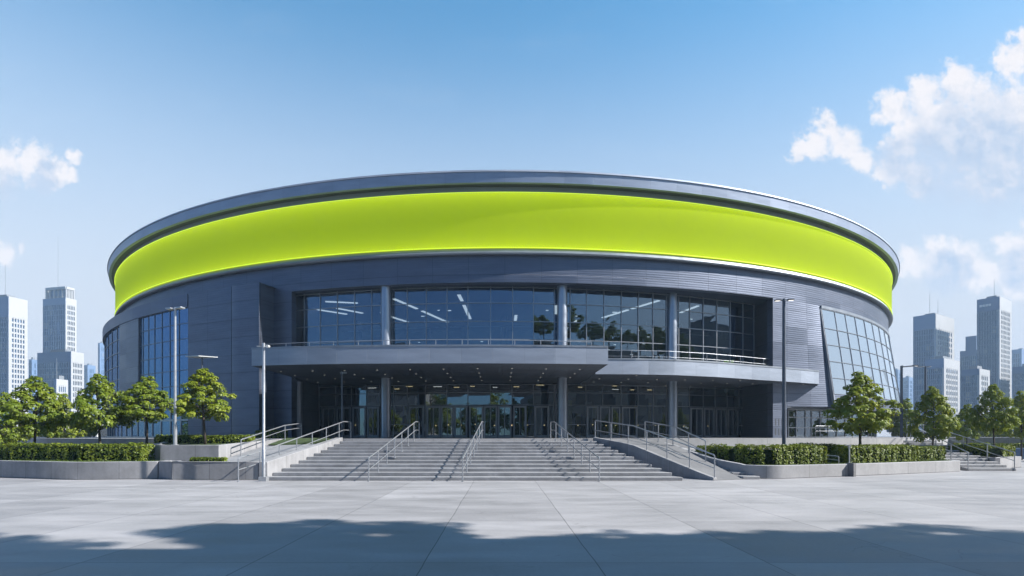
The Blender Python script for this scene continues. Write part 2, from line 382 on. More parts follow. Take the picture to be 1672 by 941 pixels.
# ------------------------------------------------------------------ world, sun, camera
SUN_AZ = Vector((1.0, -0.20)).normalized(); SUN_EL = R_(37)
S = Vector((SUN_AZ.x*math.cos(SUN_EL), SUN_AZ.y*math.cos(SUN_EL), math.sin(SUN_EL)))
ld = bpy.data.lights.new('sun', 'SUN'); ld.energy = 5.0; ld.angle = R_(.53); ld.color = (1.0, .955, .89)
lo = bpy.data.objects.new('sun', ld); COL.objects.link(lo); lo.location = (60, -30, 70)
lo.rotation_euler = (-S).to_track_quat('-Z', 'Y').to_euler()

def make_world():
    w = bpy.data.worlds.new('World'); sc.world = w; w.use_nodes = True
    t = NT(w.node_tree); bg = t.n['Background']
    sky = t.new('ShaderNodeTexSky', sky_type='NISHITA', sun_disc=False)
    sky.sun_elevation = SUN_EL; sky.sun_rotation = math.atan2(S.x, S.y)
    sky.altitude = 0; sky.air_density = 1.0; sky.dust_density = .35; sky.ozone_density = 3.0
    d = t.new('ShaderNodeTexCoord').outputs['Generated']; s = t.sep(d)
    y = t.math('MAXIMUM', s[1], .08)
    u = t.math('DIVIDE', s[0], y); v = t.math('DIVIDE', s[2], y)
    uv = t.comb(u, v, 0)
    warp = t.new('ShaderNodeTexNoise'); t.put(warp.inputs['Vector'], uv); warp.inputs['Scale'].default_value = 9; warp.inputs['Detail'].default_value = 3
    uvw = t.vmath('ADD', uv, t.vmath('MULTIPLY', t.vmath('SUBTRACT', warp.outputs['Color'], (.5,.5,.5)), (.035,.035,0)))
    w2 = t.new('ShaderNodeTexNoise'); t.put(w2.inputs['Vector'], uv); w2.inputs['Scale'].default_value = 34; w2.inputs['Detail'].default_value = 4
    uvw = t.vmath('ADD', uvw, t.vmath('MULTIPLY', t.vmath('SUBTRACT', w2.outputs['Color'], (.5,.5,.5)), (.045,.045,0)))
    def field(puffs, vec):
        f = None
        for px, py, r in puffs:
            c = ((px-PX0)/F, (PY0-py)/F, 0)
            e = t.math('SUBTRACT', 1.0, t.math('DIVIDE', t.vmath('DISTANCE', vec, c), r/F))
            f = e if f is None else t.math('SMOOTH_MAX', f, e, .25)
        return f
    main = [(8,262,36),(-20,280,50),(52,262,34),(92,282,27),(116,290,14),(122,262,16),
            (1352,212,32),(1325,238,30),(1382,238,34),(1300,252,18),(1410,262,26),
            (1462,185,36),(1505,158,36),(1565,140,40),(1600,160,44),(1540,200,66),(1650,185,60),(1612,225,80),(1700,220,90),(1480,230,44),(1452,284,30),(1492,292,34),
            (1655,92,34),(1690,70,46),(1640,105,22),(1640,250,90),(1585,225,70),(1505,210,50),
            (1490,430,34),(1530,420,38),(1568,434,44),(1606,446,30),(1646,400,26),(1680,408,44),(1665,440,50),
            (8,410,22),(34,405,13)]
    low = [(1600,255,125),(1520,270,80),(1540,255,70),(1690,262,100),(1470,262,45),(-10,296,42),(70,290,30),(1550,446,46),(1660,440,40),(1640,290,80)]
    nz = t.noise(uv, 17, 9, .62); nz2 = t.noise(uv, 75, 6, .65)
    fm = field(main, uvw)
    dens = t.math('ADD', t.math('ADD', fm, t.math('MULTIPLY', t.math('SUBTRACT', nz, .5), 1.75)), t.math('MULTIPLY', t.math('SUBTRACT', nz2, .5), 1.0))
    mask = t.ss(dens, -.12, .58)
    fl = field(low, uvw)
    soft = t.ss(t.math('ADD', fl, t.math('MULTIPLY', t.math('SUBTRACT', nz, .5), .7)), -.10, .60)
    # relief: the field a little nearer the sun is thinner on lit rims
    uo = t.vmath('ADD', uv, (.012, .016, 0))
    nzo = t.noise(uo, 17, 9, .62)
    rel = t.mr(t.math('SUBTRACT', nz, nzo), -.12, .12, -.5, .5)
    shade = t.math('ADD', t.math('MULTIPLY', soft, .80), t.math('MULTIPLY', rel, -.55), clamp=True)
    # thin veils
    ve = t.noise(t.scale(uv, 2.2, 7, 1), 1.6, 6, .62)
    veil = t.math('MULTIPLY', t.ss(ve, .52, .80), .22)
    lp = t.math('MULTIPLY', t.ss(v, .02, .45, 1.0, 0.25), t.math('GREATER_THAN', s[1], .05))
    # Nishita graded a little paler towards the horizon
    k = t.new('ShaderNodeVectorMath', operation='MULTIPLY'); t.l.new(sky.outputs[0], k.inputs[0]); k.inputs[1].default_value = (.44, .87, .90)
    STR = .115; EX = 2.3
    te = t.math('DIVIDE', s[2], t.math('MAXIMUM', t.vmath('LENGTH', t.comb(s[0], s[1], 0)), .02))
    pale = t.ss(te, .06, .80, 1.0, 0.0)
    # the pale horizon air lies ahead and towards the sun; away from both the sky is a deeper blue
    hl = t.math('MAXIMUM', t.vmath('LENGTH', t.comb(s[0], s[1], 0)), .02)
    ahead = t.ss(t.math('DIVIDE', s[1], hl), .0, .60)
    sunw = t.ss(t.math('DIVIDE', t.vmath('DOT_PRODUCT', d, (SUN_AZ.x, SUN_AZ.y, 0)), hl), .25, 1.0)
    side = t.math('MAXIMUM', ahead, sunw)
    pale = t.math('MULTIPLY', pale, t.mr(side, 0, 1, .10, 1.0))
    dim = t.new('ShaderNodeVectorMath', operation='MULTIPLY'); t.l.new(k.outputs[0], dim.inputs[0]); t.put(dim.inputs[1], t.mix(side, (.42,.43,.62,1), (1,1,1,1)))
    base = t.mix(pale, dim.outputs[0], (*[c/STR/EX for c in (.75,.745,.79)], 1))
    white = tuple(c/STR/EX for c in (.99,.955,.97)); grey = tuple(c/STR/EX for c in (.54,.65,.83))
    cc = t.mix(shade, (*white, 1), (*grey, 1))
    front = t.math('GREATER_THAN', s[1], .08)
    m1 = t.mix(t.math('MULTIPLY', veil, lp), base, (*[c/STR/EX for c in (.85,.91,.98)], 1))
    m2 = t.mix(t.math('MULTIPLY', t.math('MULTIPLY', soft, .80), front), m1, (*[c/STR/EX for c in (.60,.70,.87)], 1))
    m3 = t.mix(t.math('MULTIPLY', mask, front), m2, cc)
    t.l.new(m3, bg.inputs[0]); bg.inputs[1].default_value = STR
make_world()

cd = bpy.data.cameras.new('camera'); co = bpy.data.objects.new('camera', cd); COL.objects.link(co)
co.location = (0, 0, CAMH); co.rotation_euler = (R_(90), 0, 0)
cd.sensor_width = 36; cd.lens = F/1672*36; cd.shift_x = (836-PX0)/1672; cd.shift_y = (PY0-470.5)/1672; cd.clip_end = 6000; cd.clip_start = .1
sc.camera = co
sc.view_settings.view_transform = 'Standard'; sc.view_settings.look = 'None'; sc.view_settings.exposure = 1.2; sc.view_settings.gamma = 1
sc.view_settings.use_curve_mapping = False
sc.render.engine = 'CYCLES'; cy = sc.cycles
cy.use_denoising = True; cy.max_bounces = 6; cy.diffuse_bounces = 3; cy.glossy_bounces = 3; cy.transparent_max_bounces = 12; cy.transmission_bounces = 4
cy.sample_clamp_indirect = 4; cy.caustics_reflective = False; cy.caustics_refractive = False

# ------------------------------------------------------------------ setting: ground, plaza, terrace
g = MB(); g.face([(-2600,-600,-.3),(2600,-600,-.3),(2600,3000,-.3),(-2600,3000,-.3)]); tag(g.build('ground', M['city']), kind='structure')
g = MB(); g.prism([(-75,-45),(90,-45),(90,60),(48,75),(-60,75),(-75,60)], -.29, 0.0); tag(g.build('plaza', M['plaza']), kind='structure')

# terrace around the arena (top at HP)
STAIR_T, NSTEP = .72, 12
ST_Y0 = 22.7; ST_Y1 = ST_Y0 + STAIR_T*(NSTEP-1)
def st_left(Y): return -9.62 + (Y-ST_Y0)*(1.15/(ST_Y1-ST_Y0))
def st_right(Y): return 7.30 - (Y-ST_Y0)*(2.45/(ST_Y1-ST_Y0))
front = [(-46,52),(-30,36),(-24.5,31.5),(-17.5,30.4),(-12.0,30.4),(st_left(ST_Y1)-.45,ST_Y1),(8.2,ST_Y1),(26.8,37.0)]
back = [(CX+60*math.sin(a), CY-60*math.cos(a)) for a in lin(R_(52), R_(308), 30)]
g = MB(); g.prism([front[0]]+front[1:]+[(31,42),(46,58)]+back, .002, HP); tag(g.build('terrace', M['concl']), kind='structure')
g = MB()
inner = [(x*.999, y+.12) for x, y in front] + [(31,42.1),(46,58.1)] + back
g.face([(x, y, HP+.004) for x, y in inner]); tag(g.build('terrace_paving', M['terr']), kind='structure')

# ------------------------------------------------------------------ entrance stairs
root = empty('entrance_stairs', (0, ST_Y0, 0)); tag(root, 'wide grey concrete entrance stairs climbing from the plaza to the glass doors', 'stairs')
def loc(o): o.location = (-o.parent.location[0], -o.parent.location[1], -o.parent.location[2]); return o
rise = HP/NSTEP
for i in range(NSTEP-1):
    y0 = ST_Y0 + i*STAIR_T; y1 = ST_Y1 + .0
    b = MB(); z1 = rise*(i+1); z0 = rise*i + (0.003 if i == 0 else 0)
    xl0, xr0 = st_left(y0), st_right(y0); xl1, xr1 = st_left(ST_Y1), st_right(ST_Y1)
    b.prism([(xl0,y0),(xr0,y0),(xr1,y1-.002),(xl1,y1-.002)], z0, z1)
    loc(b.build('step', M['stair'], root, bevel=.018))
# a top tread whose edge reads at the terrace lip
b = MB(); b.prism([(st_left(ST_Y1)+.01,ST_Y1+.0),(8.1,ST_Y1),(8.1,ST_Y1+.5),(st_left(ST_Y1)+.01,ST_Y1+.5)], HP+.006, HP+.012)
loc(b.build('nosing', M['stair'], root))

def wall_line(pts, th, mat, name, bevel=.02):
    """free-standing wall along a polyline of (x, y, z0, z1); thickness grows to the left of the direction of travel"""
    b = MB(); n = len(pts); off = []
    for i in range(n):
        a = Vector(pts[max(0,i-1)][:2]); c = Vector(pts[min(n-1,i+1)][:2]); p = Vector(pts[i][:2])
        if 0 < i < n-1:
            d0 = (p-a).normalized(); d1 = (c-p).normalized(); n0 = Vector((-d0.y,d0.x)); n1 = Vector((-d1.y,d1.x))
            m_ = (n0+n1).normalized(); m_ /= max(.4, m_.dot(n0))
        else:
            d = (c-a).normalized(); m_ = Vector((-d.y, d.x))
        off.append(p + m_*th)
    u = 0
    for i in range(n-1):
        p, q = pts[i], pts[i+1]; po, qo = off[i], off[i+1]; d = math.dist(p[:2], q[:2])
        A=(p[0],p[1],p[2]);B=(q[0],q[1],q[2]);C=(q[0],q[1],q[3]);D=(p[0],p[1],p[3])
        A2=(po.x,po.y,p[2]);B2=(qo.x,qo.y,q[2]);C2=(qo.x,qo.y,q[3]);D2=(po.x,po.y,p[3])
        uv=[(u,p[2]),(u+d,q[2]),(u+d,q[3]),(u,p[3])]
        b.face([A,B,C,D],uv); b.face([B2,A2,D2,C2],[uv[1],uv[0],uv[3],uv[2]]); b.face([D,C,C2,D2],[(u,0),(u+d,0),(u+d,0),(u,0)]); b.face([A2,B2,B,A])
        if i == 0: b.face([A,D,D2,A2],[(.3,0)]*4)
        if i == n-2: b.face([B,B2,C2,C],[(.3,0)]*4)
        u += d
    return b.build(name, mat, bevel=bevel)

# cheek wall left of the stairs (follows the flight)
b = MB(); ys = lin(23.05, 30.3, 12); ztop = lambda y: .74 + (y-23.05)/(30.3-23.05)*.98
pl = [(st_left(y)-.02, y) for y in ys]; plo = [(st_left(y)-.37, y) for y in ys][::-1]
u = 0
b2 = MB(); b2.prism(pl + plo, .003, [ztop(y) for y in ys] + [ztop(y) for y in ys[::-1]])
tag(b2.build('stair_side_wall', M['conc'], bevel=.02), 'sloping concrete side wall along the left edge of the entrance stairs', 'wall')

# left ramp rising between the cheek wall and the upper planter
b = MB(); b.prism([(-13.3,23.6),(st_left(23.1)-.40,23.35),(st_left(30.3)-.40,30.35),(-11.7,30.35),(-12.3,24.5),(-13.3,24.5)], .003, [.70,.72,HP-.03,HP-.03,.72,.70])
tag(b.build('ramp_surface', M['stair']), kind='structure')

# right access ramp
def rampL(t): return (8.54+(4.95-8.54)*t, 22.72+(30.5-22.72)*t)
def rampR(t): return (10.0+(7.9-10.0)*t, 23.35+(30.5-23.35)*t)
ts = lin(0, 1, 10); zr = lambda t: HP*(min(1, t*1.35)*.86 + .14*t) if t < 1 else HP-.004
b = MB()
zs = [max(.02, (1.30*min(1, t/.62)) + max(0, (t-.62)/.38)*(HP-.01-1.30)) for t in ts]
for i in range(10):
    a, c, d, e = rampL(ts[i]), rampR(ts[i]), rampR(ts[i+1]), rampL(ts[i+1])
    b.face([(*a,zs[i]),(*c,zs[i]),(*d,zs[i+1]),(*e,zs[i+1])]); b.face([(*a,.003),(*a,zs[i]),(*e,zs[i+1]),(*e,.003)])
    b.face([(*c,zs[i]),(*c,.003),(*d,.003),(*d,zs[i+1])]); b.face([(*a,.003),(*e,.003),(*d,.003),(*c,.003)])
b.face([(*rampL(0),.003),(*rampR(0),.003),(*rampR(0),zs[0]),(*rampL(0),zs[0])]); b.face([(*rampR(1),.003),(*rampL(1),.003),(*rampL(1),zs[-1]),(*rampR(1),zs[-1])])
tag(b.build('access_ramp', M['concl']), 'pale concrete access ramp beside the right end of the entrance stairs', 'ramp')
wp = []
for t_ in lin(0, 1, 10):
    q = rampL(t_); z = max(.02, (1.30*min(1, t_/.62)) + max(0, (t_-.62)/.38)*(HP-.01-1.30)); wp.append((q[0]-.002, q[1], .003, z+.09))
w = wall_line(wp[::-1], .2, M['conc'], 'ramp_kerb_wall'); tag(w, 'low sloping concrete kerb between the entrance stairs and the access ramp', 'wall')

# four little steps squeezed between ramp and curved planter
root = empty('corner_steps', (10.6, 23.6, 0)); tag(root, 'short flight of pale corner steps between the ramp and the curved planter', 'stairs')
for i in range(4):
    b = MB(); y = 23.38 + .62*i; z = .125*(i+1)
    xl = rampR((y-23.35)/7.15)[0]+.02
    b.prism([(xl,y),(10.72-.12*i,y),(10.3,26.3),(rampR((26.3-23.35)/7.15)[0]+.02,26.3)], .125*i+(.003 if i == 0 else 0), z)
    loc(b.build('step', M['concl'], root, bevel=.015))

# ------------------------------------------------------------------ planters
def planter(label, outline, ztops, zb, name='planter', th=.28, soil=None, group=None, mat=None):
    """concrete planter box: walls along a closed outline (counter-clockwise) with its filling as a part"""
    cx = sum(p[0] for p in outline)/len(outline); cy_ = sum(p[1] for p in outline)/len(outline)
    r = empty(name, (cx, cy_, zb)); tag(r, label, 'planter', group)
    pts = [(p[0], p[1], zb, ztops[i]) for i, p in enumerate(outline)]
    w = wall_line(pts + [pts[0]], th, mat or M['conc'], 'wall'); w.parent = r; loc(w)
    b = MB(); n = len(outline)
    c = Vector((cx, cy_))
    ins = []
    for p in outline:
        v = c - Vector(p); ins.append(Vector(p) + v.normalized()*.2)
    b.face([(p.x, p.y, ztops[i]-.06 if soil is None else soil) for i, p in enumerate(ins)])
    f = b.build('turf', M['soil'], r); loc(f)
    return r
def curve(p0, p1, p2, n=7):
    return [((1-t)**2*p0[0]+2*t*(1-t)*p1[0]+t*t*p2[0], (1-t)**2*p0[1]+2*t*(1-t)*p1[1]+t*t*p2[1]) for t in lin(0,1,n)]

# lower left planter, with the step in its front and its corner block
planter('long low concrete planter with a kinked front at the left of the stairs',
        [(-30,27.6),(-21.7,24.35),(-17.3,23.0),(-14.45,23.66),(-14.45,27.5),(-20,29.9),(-29.5,30.9)], [.73]*7, .003)
planter('square-cornered concrete planter block just left of the entrance stairs',
        [(-13.5,23.12),(st_left(23.1)-.40,23.1),(st_left(23.3)-.42,23.30),(-13.32,23.55),(-13.9,24.45),(-14.4,24.5),(-14.42,23.68)], [.74]*7, .003, th=.18)
planter('raised upper planter of grey concrete behind the low front planters',
        [(-14.9,24.62),(-12.35,24.62),(-11.72,30.3),(-17.6,30.3),(-16.2,26.1)], [1.40,1.40,1.64,1.62,1.42], .003)
# right: long planter with a rounded nose
nose = curve((8.35,29.4),(9.0,26.0),(10.15,24.35),6) + curve((10.15,24.35),(10.75,23.45),(11.9,23.7),6)[1:]
out = nose + [(15.5,25.1),(19.4,26.8),(23.2,28.5),(24.3,31.2),(25.4,36.2),(8.35,30.5)]
zt = [1.45,1.33,1.15,.98,.82,.70,.62] + [.56]*6 + [.55]*3 + [.55,.55,1.2]
planter('long curved concrete planter with a rounded nose right of the access ramp', out, zt, .003, soil=.50, mat=M['concl'])
b = MB(); b.box((15.52,25.02,.30),(.16,.34,.60), R_(24)); tag(b.build('planter_joint_post', M['conc']), 'narrow grey concrete post dividing the front of the curved planter', 'post')
planter('small square concrete planter at the far right edge of the plaza',
        [(26.9,30.7),(29.9,32.4),(29.9,35.0),(27.1,35.0)], [.62]*4, .003, mat=M['concl'])

# right side flight down from the terrace corner
root = empty('side_stairs', (25.4, 29, 0)); tag(root, 'narrow flight of pale side stairs at the right end of the terrace', 'stairs')
for i in range(11):
    y0 = 29.0 + i*.70; z = HP/12*(i+1); k0 = (y0-29.0)/8
    b = MB(); x0 = 24.0+k0*1.9; x1 = 26.5+k0*1.5
    b.prism([(x0,y0),(x1,y0),(27.85,36.95),(26.85,36.95)] if i else [(x0,y0),(x1,y0),(27.85,36.95),(26.85,36.95)], HP/12*i+(.004 if i == 0 else 0), z)
    loc(b.build('step', M['concl'], root, bevel=.015))

# ------------------------------------------------------------------ handrails
def handrail(label, pts, h=.93, mid=.47, n_posts=None, group=None, r=.027, post_at=None):
    """pts: base points (x, y, z) from bottom to top"""
    root = empty('handrail', pts[0]); tag(root, label, 'handrail', group)
    V = [Vector(p) for p in pts]; up = Vector((0,0,h))
    L = [0]
    for i in range(1, len(V)): L.append(L[-1] + (V[i]-V[i-1]).length)
    def at(s):
        for i in range(1, len(V)):
            if s <= L[i]+1e-6: return V[i-1].lerp(V[i], (s-L[i-1])/(L[i]-L[i-1]))
        return V[-1]
    n = n_posts or max(2, int(L[-1]/1.5)+1)
    d0 = (V[1]-V[0]).normalized()*.12; d1 = (V[-1]-V[-2]).normalized()*.12
    b = MB(); b.tube([V[0]-d0*0+up*.97] + [V[0]+d0*.5+up] + [v+up for v in V[1:-1]] + [V[-1]-d1*.5+up, V[-1]+up*.97], r); loc(b.build('top_rail', M['rail'], root))
    b = MB(); b.tube([v+Vector((0,0,mid)) for v in V], r*.72); loc(b.build('mid_rail', M['rail'], root))
    for k in range(n):
        p = at(L[-1]*k/(n-1)); b = MB(); b.tube([p+Vector((0,0,-.01)), p+up*.985], r*.95)
        b.tube([p+Vector((0,0,-.01)), p+Vector((0,0,.02))], r*2.2, 10)
        loc(b.build('post', M['rail'], root))
    return root
def stair_z(Y): return min(HP, max(0, (Y-ST_Y0+STAIR_T)/STAIR_T)*rise) if Y > ST_Y0 else 0
def stair_pts(a, b):
    (x0, y0), (x1, y1) = a, b; zb = lambda y: max(0.0, min(HP, (y-ST_Y0)/(ST_Y1-ST_Y0)*(HP-rise)+rise*.9)) if y > ST_Y0-.2 else 0.0
    f = lambda y: x0+(x1-x0)*(y-y0)/(y1-y0)
    return [(x0,y0,0.0),(f(23.0),23.0,rise),(f(ST_Y1+.1),ST_Y1+.1,HP),(x1,y1,HP)]
SG = 'stainless handrails on the entrance stairs'
handrail('steel handrail along the far left side wall of the entrance stairs', stair_pts((-10.3,22.05),(-8.45,31.6)), n_posts=8, group=SG)
handrail('steel handrail on the stairs, left one of the two in the middle', stair_pts((-5.25,22.25),(-4.62,31.6)), n_posts=8, group=SG)
handrail('steel handrail on the stairs, nearest to the middle doors', stair_pts((-1.53,22.15),(-1.0,32.2)), n_posts=8, group=SG)
handrail('steel handrail on the stairs, right of the middle and leaning right', stair_pts((3.86,22.25),(2.75,31.6)), n_posts=8, group=SG)
RG = 'handrails along the ramps and planters'
def ramp_pt(t, off=0):
    q = rampL(t); z = max(.02, (1.30*min(1, t/.62)) + max(0, (t-.62)/.38)*(HP-.01-1.30)); return (q[0]+off+.12, q[1]+.02, z)
handrail('steel handrail climbing along the kerb of the right access ramp', [ramp_pt(.01),ramp_pt(.3),ramp_pt(.62),ramp_pt(.82),ramp_pt(1.0)], n_posts=7, group=RG, h=1.0)
def ramp_r(t, off=.14):
    q = rampR(t); z = max(.02, (1.30*min(1, t/.62)) + max(0, (t-.62)/.38)*(HP-.01-1.30)); return (q[0]-off, q[1], z)
handrail('steel handrail on the inner planter side of the right access ramp', [ramp_r(.30),ramp_r(.62),ramp_r(.82),ramp_r(1.0)], n_posts=5, group=RG, h=.95)
handrail('short steel handrail by the leafy upper planter left of the stairs', [(-11.75,25.4,.78),(-11.4,29.6,1.50),(-11.3,31.8,1.66)], n_posts=4, group=RG, h=.85, mid=.6)
handrail('steel handrail on the left of the narrow side stairs', [(24.05,29.05,.05),(26.75,36.85,1.62)], n_posts=5, group=RG, h=.9)
handrail('steel handrail on the right of the narrow side stairs', [(26.4,29.0,.05),(27.75,36.85,1.62),(28.2,39.2,1.66)], n_posts=6, group=RG, h=.9)
handrail('low steel handrail on the terrace before the right hand ground floor windows', [(20.4,36.6,HP),(22.8,37.6,HP),(25.2,38.4,HP)], n_posts=4, group=RG, h=.8, r=.014)
handrail('low sloping steel rail running down in front of the right hedge', [(15.4,25.75,.51),(13.9,27.6,.70)], n_posts=2, group=RG, h=.35, mid=.18)

# ------------------------------------------------------------------ the arena
A = empty('arena', (CX, CY, 0)); tag(A, 'large round dark grey arena with a glowing lime green band under its roof', 'arena')
def part(mb, name, mat, parent=None, **kw):
    o = mb.build(name, mat, parent or A, **kw)
    if (parent or A) is A: loc(o)
    return o
def sub(mb, name, mat, parent, **kw):
    """a sub-part in world coordinates under a part that already carries the arena's offset"""
    return mb.build(name, mat, parent, **kw)
RW, RL = 47.95, 49.25
phL, phR = phi_at(476, RW), phi_at(1262, RW)
full = lin(R_(-180), R_(180), 220)
# drum wall above the windows, and the plain rear
b = MB(); b.arc(full, RW, RW-.5, 11.9, 13.72); part(b, 'upper_wall', M['clad'])
b = MB(); b.arc(lin(R_(74), R_(286), 60), RW-.02, RW-.5, HP, 11.88); part(b, 'rear_wall', M['clad'])
# shelf (lip) under the band
b = MB(); ph = full
for z0, r0, z1, r1 in ((13.725,47.55,13.66,48.26),(13.66,48.26,13.74,48.34),(13.74,48.34,14.06,48.17),(14.06,48.17,14.06,47.55)):
    base = len(b.v); b.v.extend([P(p,r0,z0) for p in ph]); b.v.extend([P(p,r1,z1) for p in ph]); n = len(ph)
    for i in range(n-1):
        b.f.append((base+i,base+i+1,base+n+i+1,base+n+i)); b.uv.append([(0,0)]*4); b.sm.append(True)
part(b, 'ledge', M['lip'])
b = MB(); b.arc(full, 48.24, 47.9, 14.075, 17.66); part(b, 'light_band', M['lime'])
b = MB(); b.arc(full, 48.31, 48.255, 14.07, 14.10); part(b, 'edge_light', M['limeled'])
b = MB(); b.arc(full, 48.31, 48.255, 17.67, 17.70); part(b, 'edge_light', M['limeled'])
b = MB(); b.arc(full, 48.12, 47.7, 17.67, 18.12); part(b, 'cove', M['cove'])
b = MB(); b.arc(full, 48.78, 48.55, 18.10, 18.74, 48.86, 48.55); part(b, 'roof_fascia', M['fascia'])
b = MB(); b.arc(full, 48.92, 48.4, 18.745, 18.88, 48.86, 48.4); part(b, 'roof_edge_cap', M['canopy'])
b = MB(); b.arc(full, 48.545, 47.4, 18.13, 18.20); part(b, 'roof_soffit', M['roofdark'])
b = MB(); n = 96
ring = [P(2*math.pi*i/n, 48.5, 18.76) for i in range(n)]; rin = [P(2*math.pi*i/n, 30, 19.9) for i in range(n)]
for i in range(n):
    j = (i+1) % n; b.face([ring[i],ring[j],rin[j],rin[i]], smooth=True); b.face([rin[i],rin[j],(CX,CY,20.6)], smooth=True)
part(b, 'roof', M['tdark'])

# left body (stands 1.6 m proud of the drum, ends in a pier)
p425 = phi_at(425, RL); p377 = phi_at(378, RL); p307 = phi_at(307, RL); p226 = phi_at(226, RL); p195 = phi_at(195, RL); pend = R_(-78)
def rl(p):  # the pier's flat face
    if p > p377: return RL*math.cos((p425-p377)/2)/math.cos(p-(p425+p377)/2) + .10
    return RL
b = MB(); b.arc(lin(p425, p377, 6), rl, 47.3, HP, 12.34); part(b, 'pier', M['clad'], bevel=.015)
b = MB(); b.arc(lin(p377-.0005, p307, 8), RL, RL-.5, HP, 12.30); part(b, 'side_wall', M['clad'])
b = MB(); b.arc(lin(p226, p195, 5), RL, RL-.5, 4.4, 11.33); part(b, 'side_wall', M['clad'])
b = MB(); b.arc(lin(p307-.0003, pend, 26), RL+.05, RL-.5, 11.35, 12.30); part(b, 'side_cornice', M['cladr'])
b = MB(); b.arc(lin(p307-.0003, pend, 26), RL, RL-.5, 3.9, 4.38); part(b, 'side_base', M['cladr'])
b = MB(); b.arc(lin(p425+.003, pend, 30), RL-.48, 46.9, 12.20, 12.26); part(b, 'side_roof', M['roofdark'])
b = MB(); b.arc(lin(p307-.0003, pend, 26), RL-1.6, RL-1.9, HP, 11.9); part(b, 'inner_wall', M['int'])
b = MB(); b.arc(lin(pend, R_(-74), 3), RL-.02, 46.9, HP, 12.2); part(b, 'end_wall', M['clad'])

def curtain(name, phis, rf, z0, z1, zrows, gmat, fmat, rtop=None, mw=.045, md=.07, glass_off=.02, gap=None):
    """curtain wall: mullions at phis, transoms at zrows; rf(phi, z) gives the radius; the panes are its sub-part"""
    b = MB(); 
    for p in phis:
        b.bar(P(p, rf(p,z0), z0), P(p, rf(p,z1), z1), mw, md, (math.sin(p), -math.cos(p), 0))
    for z in zrows:
        for i in range(len(phis)-1):
            pa, pb = phis[i], phis[i+1]
            b.bar(P(pa, rf(pa,z)+.006, z), P(pb, rf(pb,z)+.006, z), mw, md-.012, (math.sin(pa), -math.cos(pa), 0))
    o = part(b, name, fmat)
    g = MB()
    for i in range(len(phis)-1):
        pa, pb = phis[i], phis[i+1]
        zz = sorted(set([z0, z1] + [z for z in zrows if z0 < z < z1]))
        for k in range(len(zz)-1):
            za, zb = zz[k], zz[k+1]
            # each pane sits a hair differently in its frame
            t0 = random.uniform(-.008,.008); t1 = random.uniform(-.008,.008)
            q = [P(pa, rf(pa,za)-glass_off+t0, za), P(pb, rf(pb,za)-glass_off+t1, za), P(pb, rf(pb,zb)-glass_off+t1*.3, zb), P(pa, rf(pa,zb)-glass_off-t0*.5, zb)]
            g.face(q)
    sub(g, 'glass', gmat, o, fix=False)
    return o
def pane_back(name, phis, r, z0, z1, mat):
    b = MB(); b.arc(phis, r, r-.2, z0, z1); return part(b, name, mat)

SIDE_ROWS = [4.4+.03, 5.55, 6.72, 7.88, 9.05, 10.2, 11.33]
ps = [phi_at(x, RL) for x in (306,290,275,262,250,240,231,226)]
curtain('curtain_wall', ps, lambda p,z: RL-.12, 4.4, 11.34, SIDE_ROWS, M['glass_side'], M['frame'], mw=.05, md=.05, glass_off=.012)
ps = [p195-.0005] + lin(phi_at(189,RL), pend, 14)
curtain('curtain_wall', ps, lambda p,z: RL-.12, 4.4, 11.34, SIDE_ROWS, M['glass_side'], M['frame'], mw=.05, md=.05, glass_off=.012)
ps = lin(p307-.001, pend, 30)
curtain('curtain_wall', ps, lambda p,z: RL-.35, HP, 3.9, [HP+.05, 3.0, 3.86], M['glass_side'], M['framel'], mw=.14, md=.06, glass_off=.02)

# right: panelled wall, pier and flared glass
p1285 = phi_at(1285, RW); p1340 = phi_at(1340, RW)
pS = phi_at(1341, 48.03)
def flare(p): return RW + 1.0*max(0, min(1, (p-p1285)/(pS-p1285)))**1.6
b = MB(); b.arc(lin(p1285+.0004, pS-.0015, 10), flare, lambda p: flare(p)-.5, 4.0, 11.898, RW, RW-.5); part(b, 'side_wall', M['clad'])
b = MB(); b.arc(lin(phR, p1285, 4), RW, RW-.5, HP, 11.898); part(b, 'pier', M['clad'])
prE = R_(74)
def rs(p, z): return 48.03 + (11.7-z)/(11.7-4.0)*1.12
b = MB(); pp = lin(pS-.001, prE, 24)
b.arc(pp, lambda p: rs(p,4.0), lambda p: rs(p,4.0)-.35, 4.0, 4.95, lambda p: rs(p,4.95), lambda p: rs(p,4.95)-.35); part(b, 'skirt_panel', M['clad'])
b = MB(); b.arc(pp, 48.08, RW-.02, 11.72, 11.93); part(b, 'head_panel', M['lip'])
b = MB(); b.face([P(pS-.002, rs(0,4.0), 4.0), P(pS-.002, rs(0,11.8), 11.8), P(pS-.002, 47.5, 11.8), P(pS-.002, 47.5, 4.0)])
b.face([P(pS+.001, rs(0,4.0), 4.0), P(pS+.001, rs(0,11.8), 11.8), P(pS+.001, 47.5, 11.8), P(pS+.001, 47.5, 4.0)])
b.face([P(pS-.002, rs(0,4.0), 4.0), P(pS-.002, rs(0,11.8), 11.8), P(pS+.001, rs(0,11.8), 11.8), P(pS+.001, rs(0,4.0), 4.0)]); part(b, 'cheek_panel', M['lip'])
ps = [pS] + [phi_at(x, 47.78) for x in (1357,1374,1390,1405,1418,1429,1438,1445,1450)]
st = (ps[-1]-ps[-2]); ps += lin(ps[-1]+.035, prE, 7)
curtain('slanted_curtain_wall', ps, rs, 4.97, 11.70, [5.0, 6.25, 7.55, 8.85, 10.15, 11.68], M['glass_slant'], M['framel'], mw=.036, md=.06, glass_off=.02)
pane_back('inner_wall', lin(pS+.004, prE, 20), 46.6, 4.0, 11.88, M['int'])
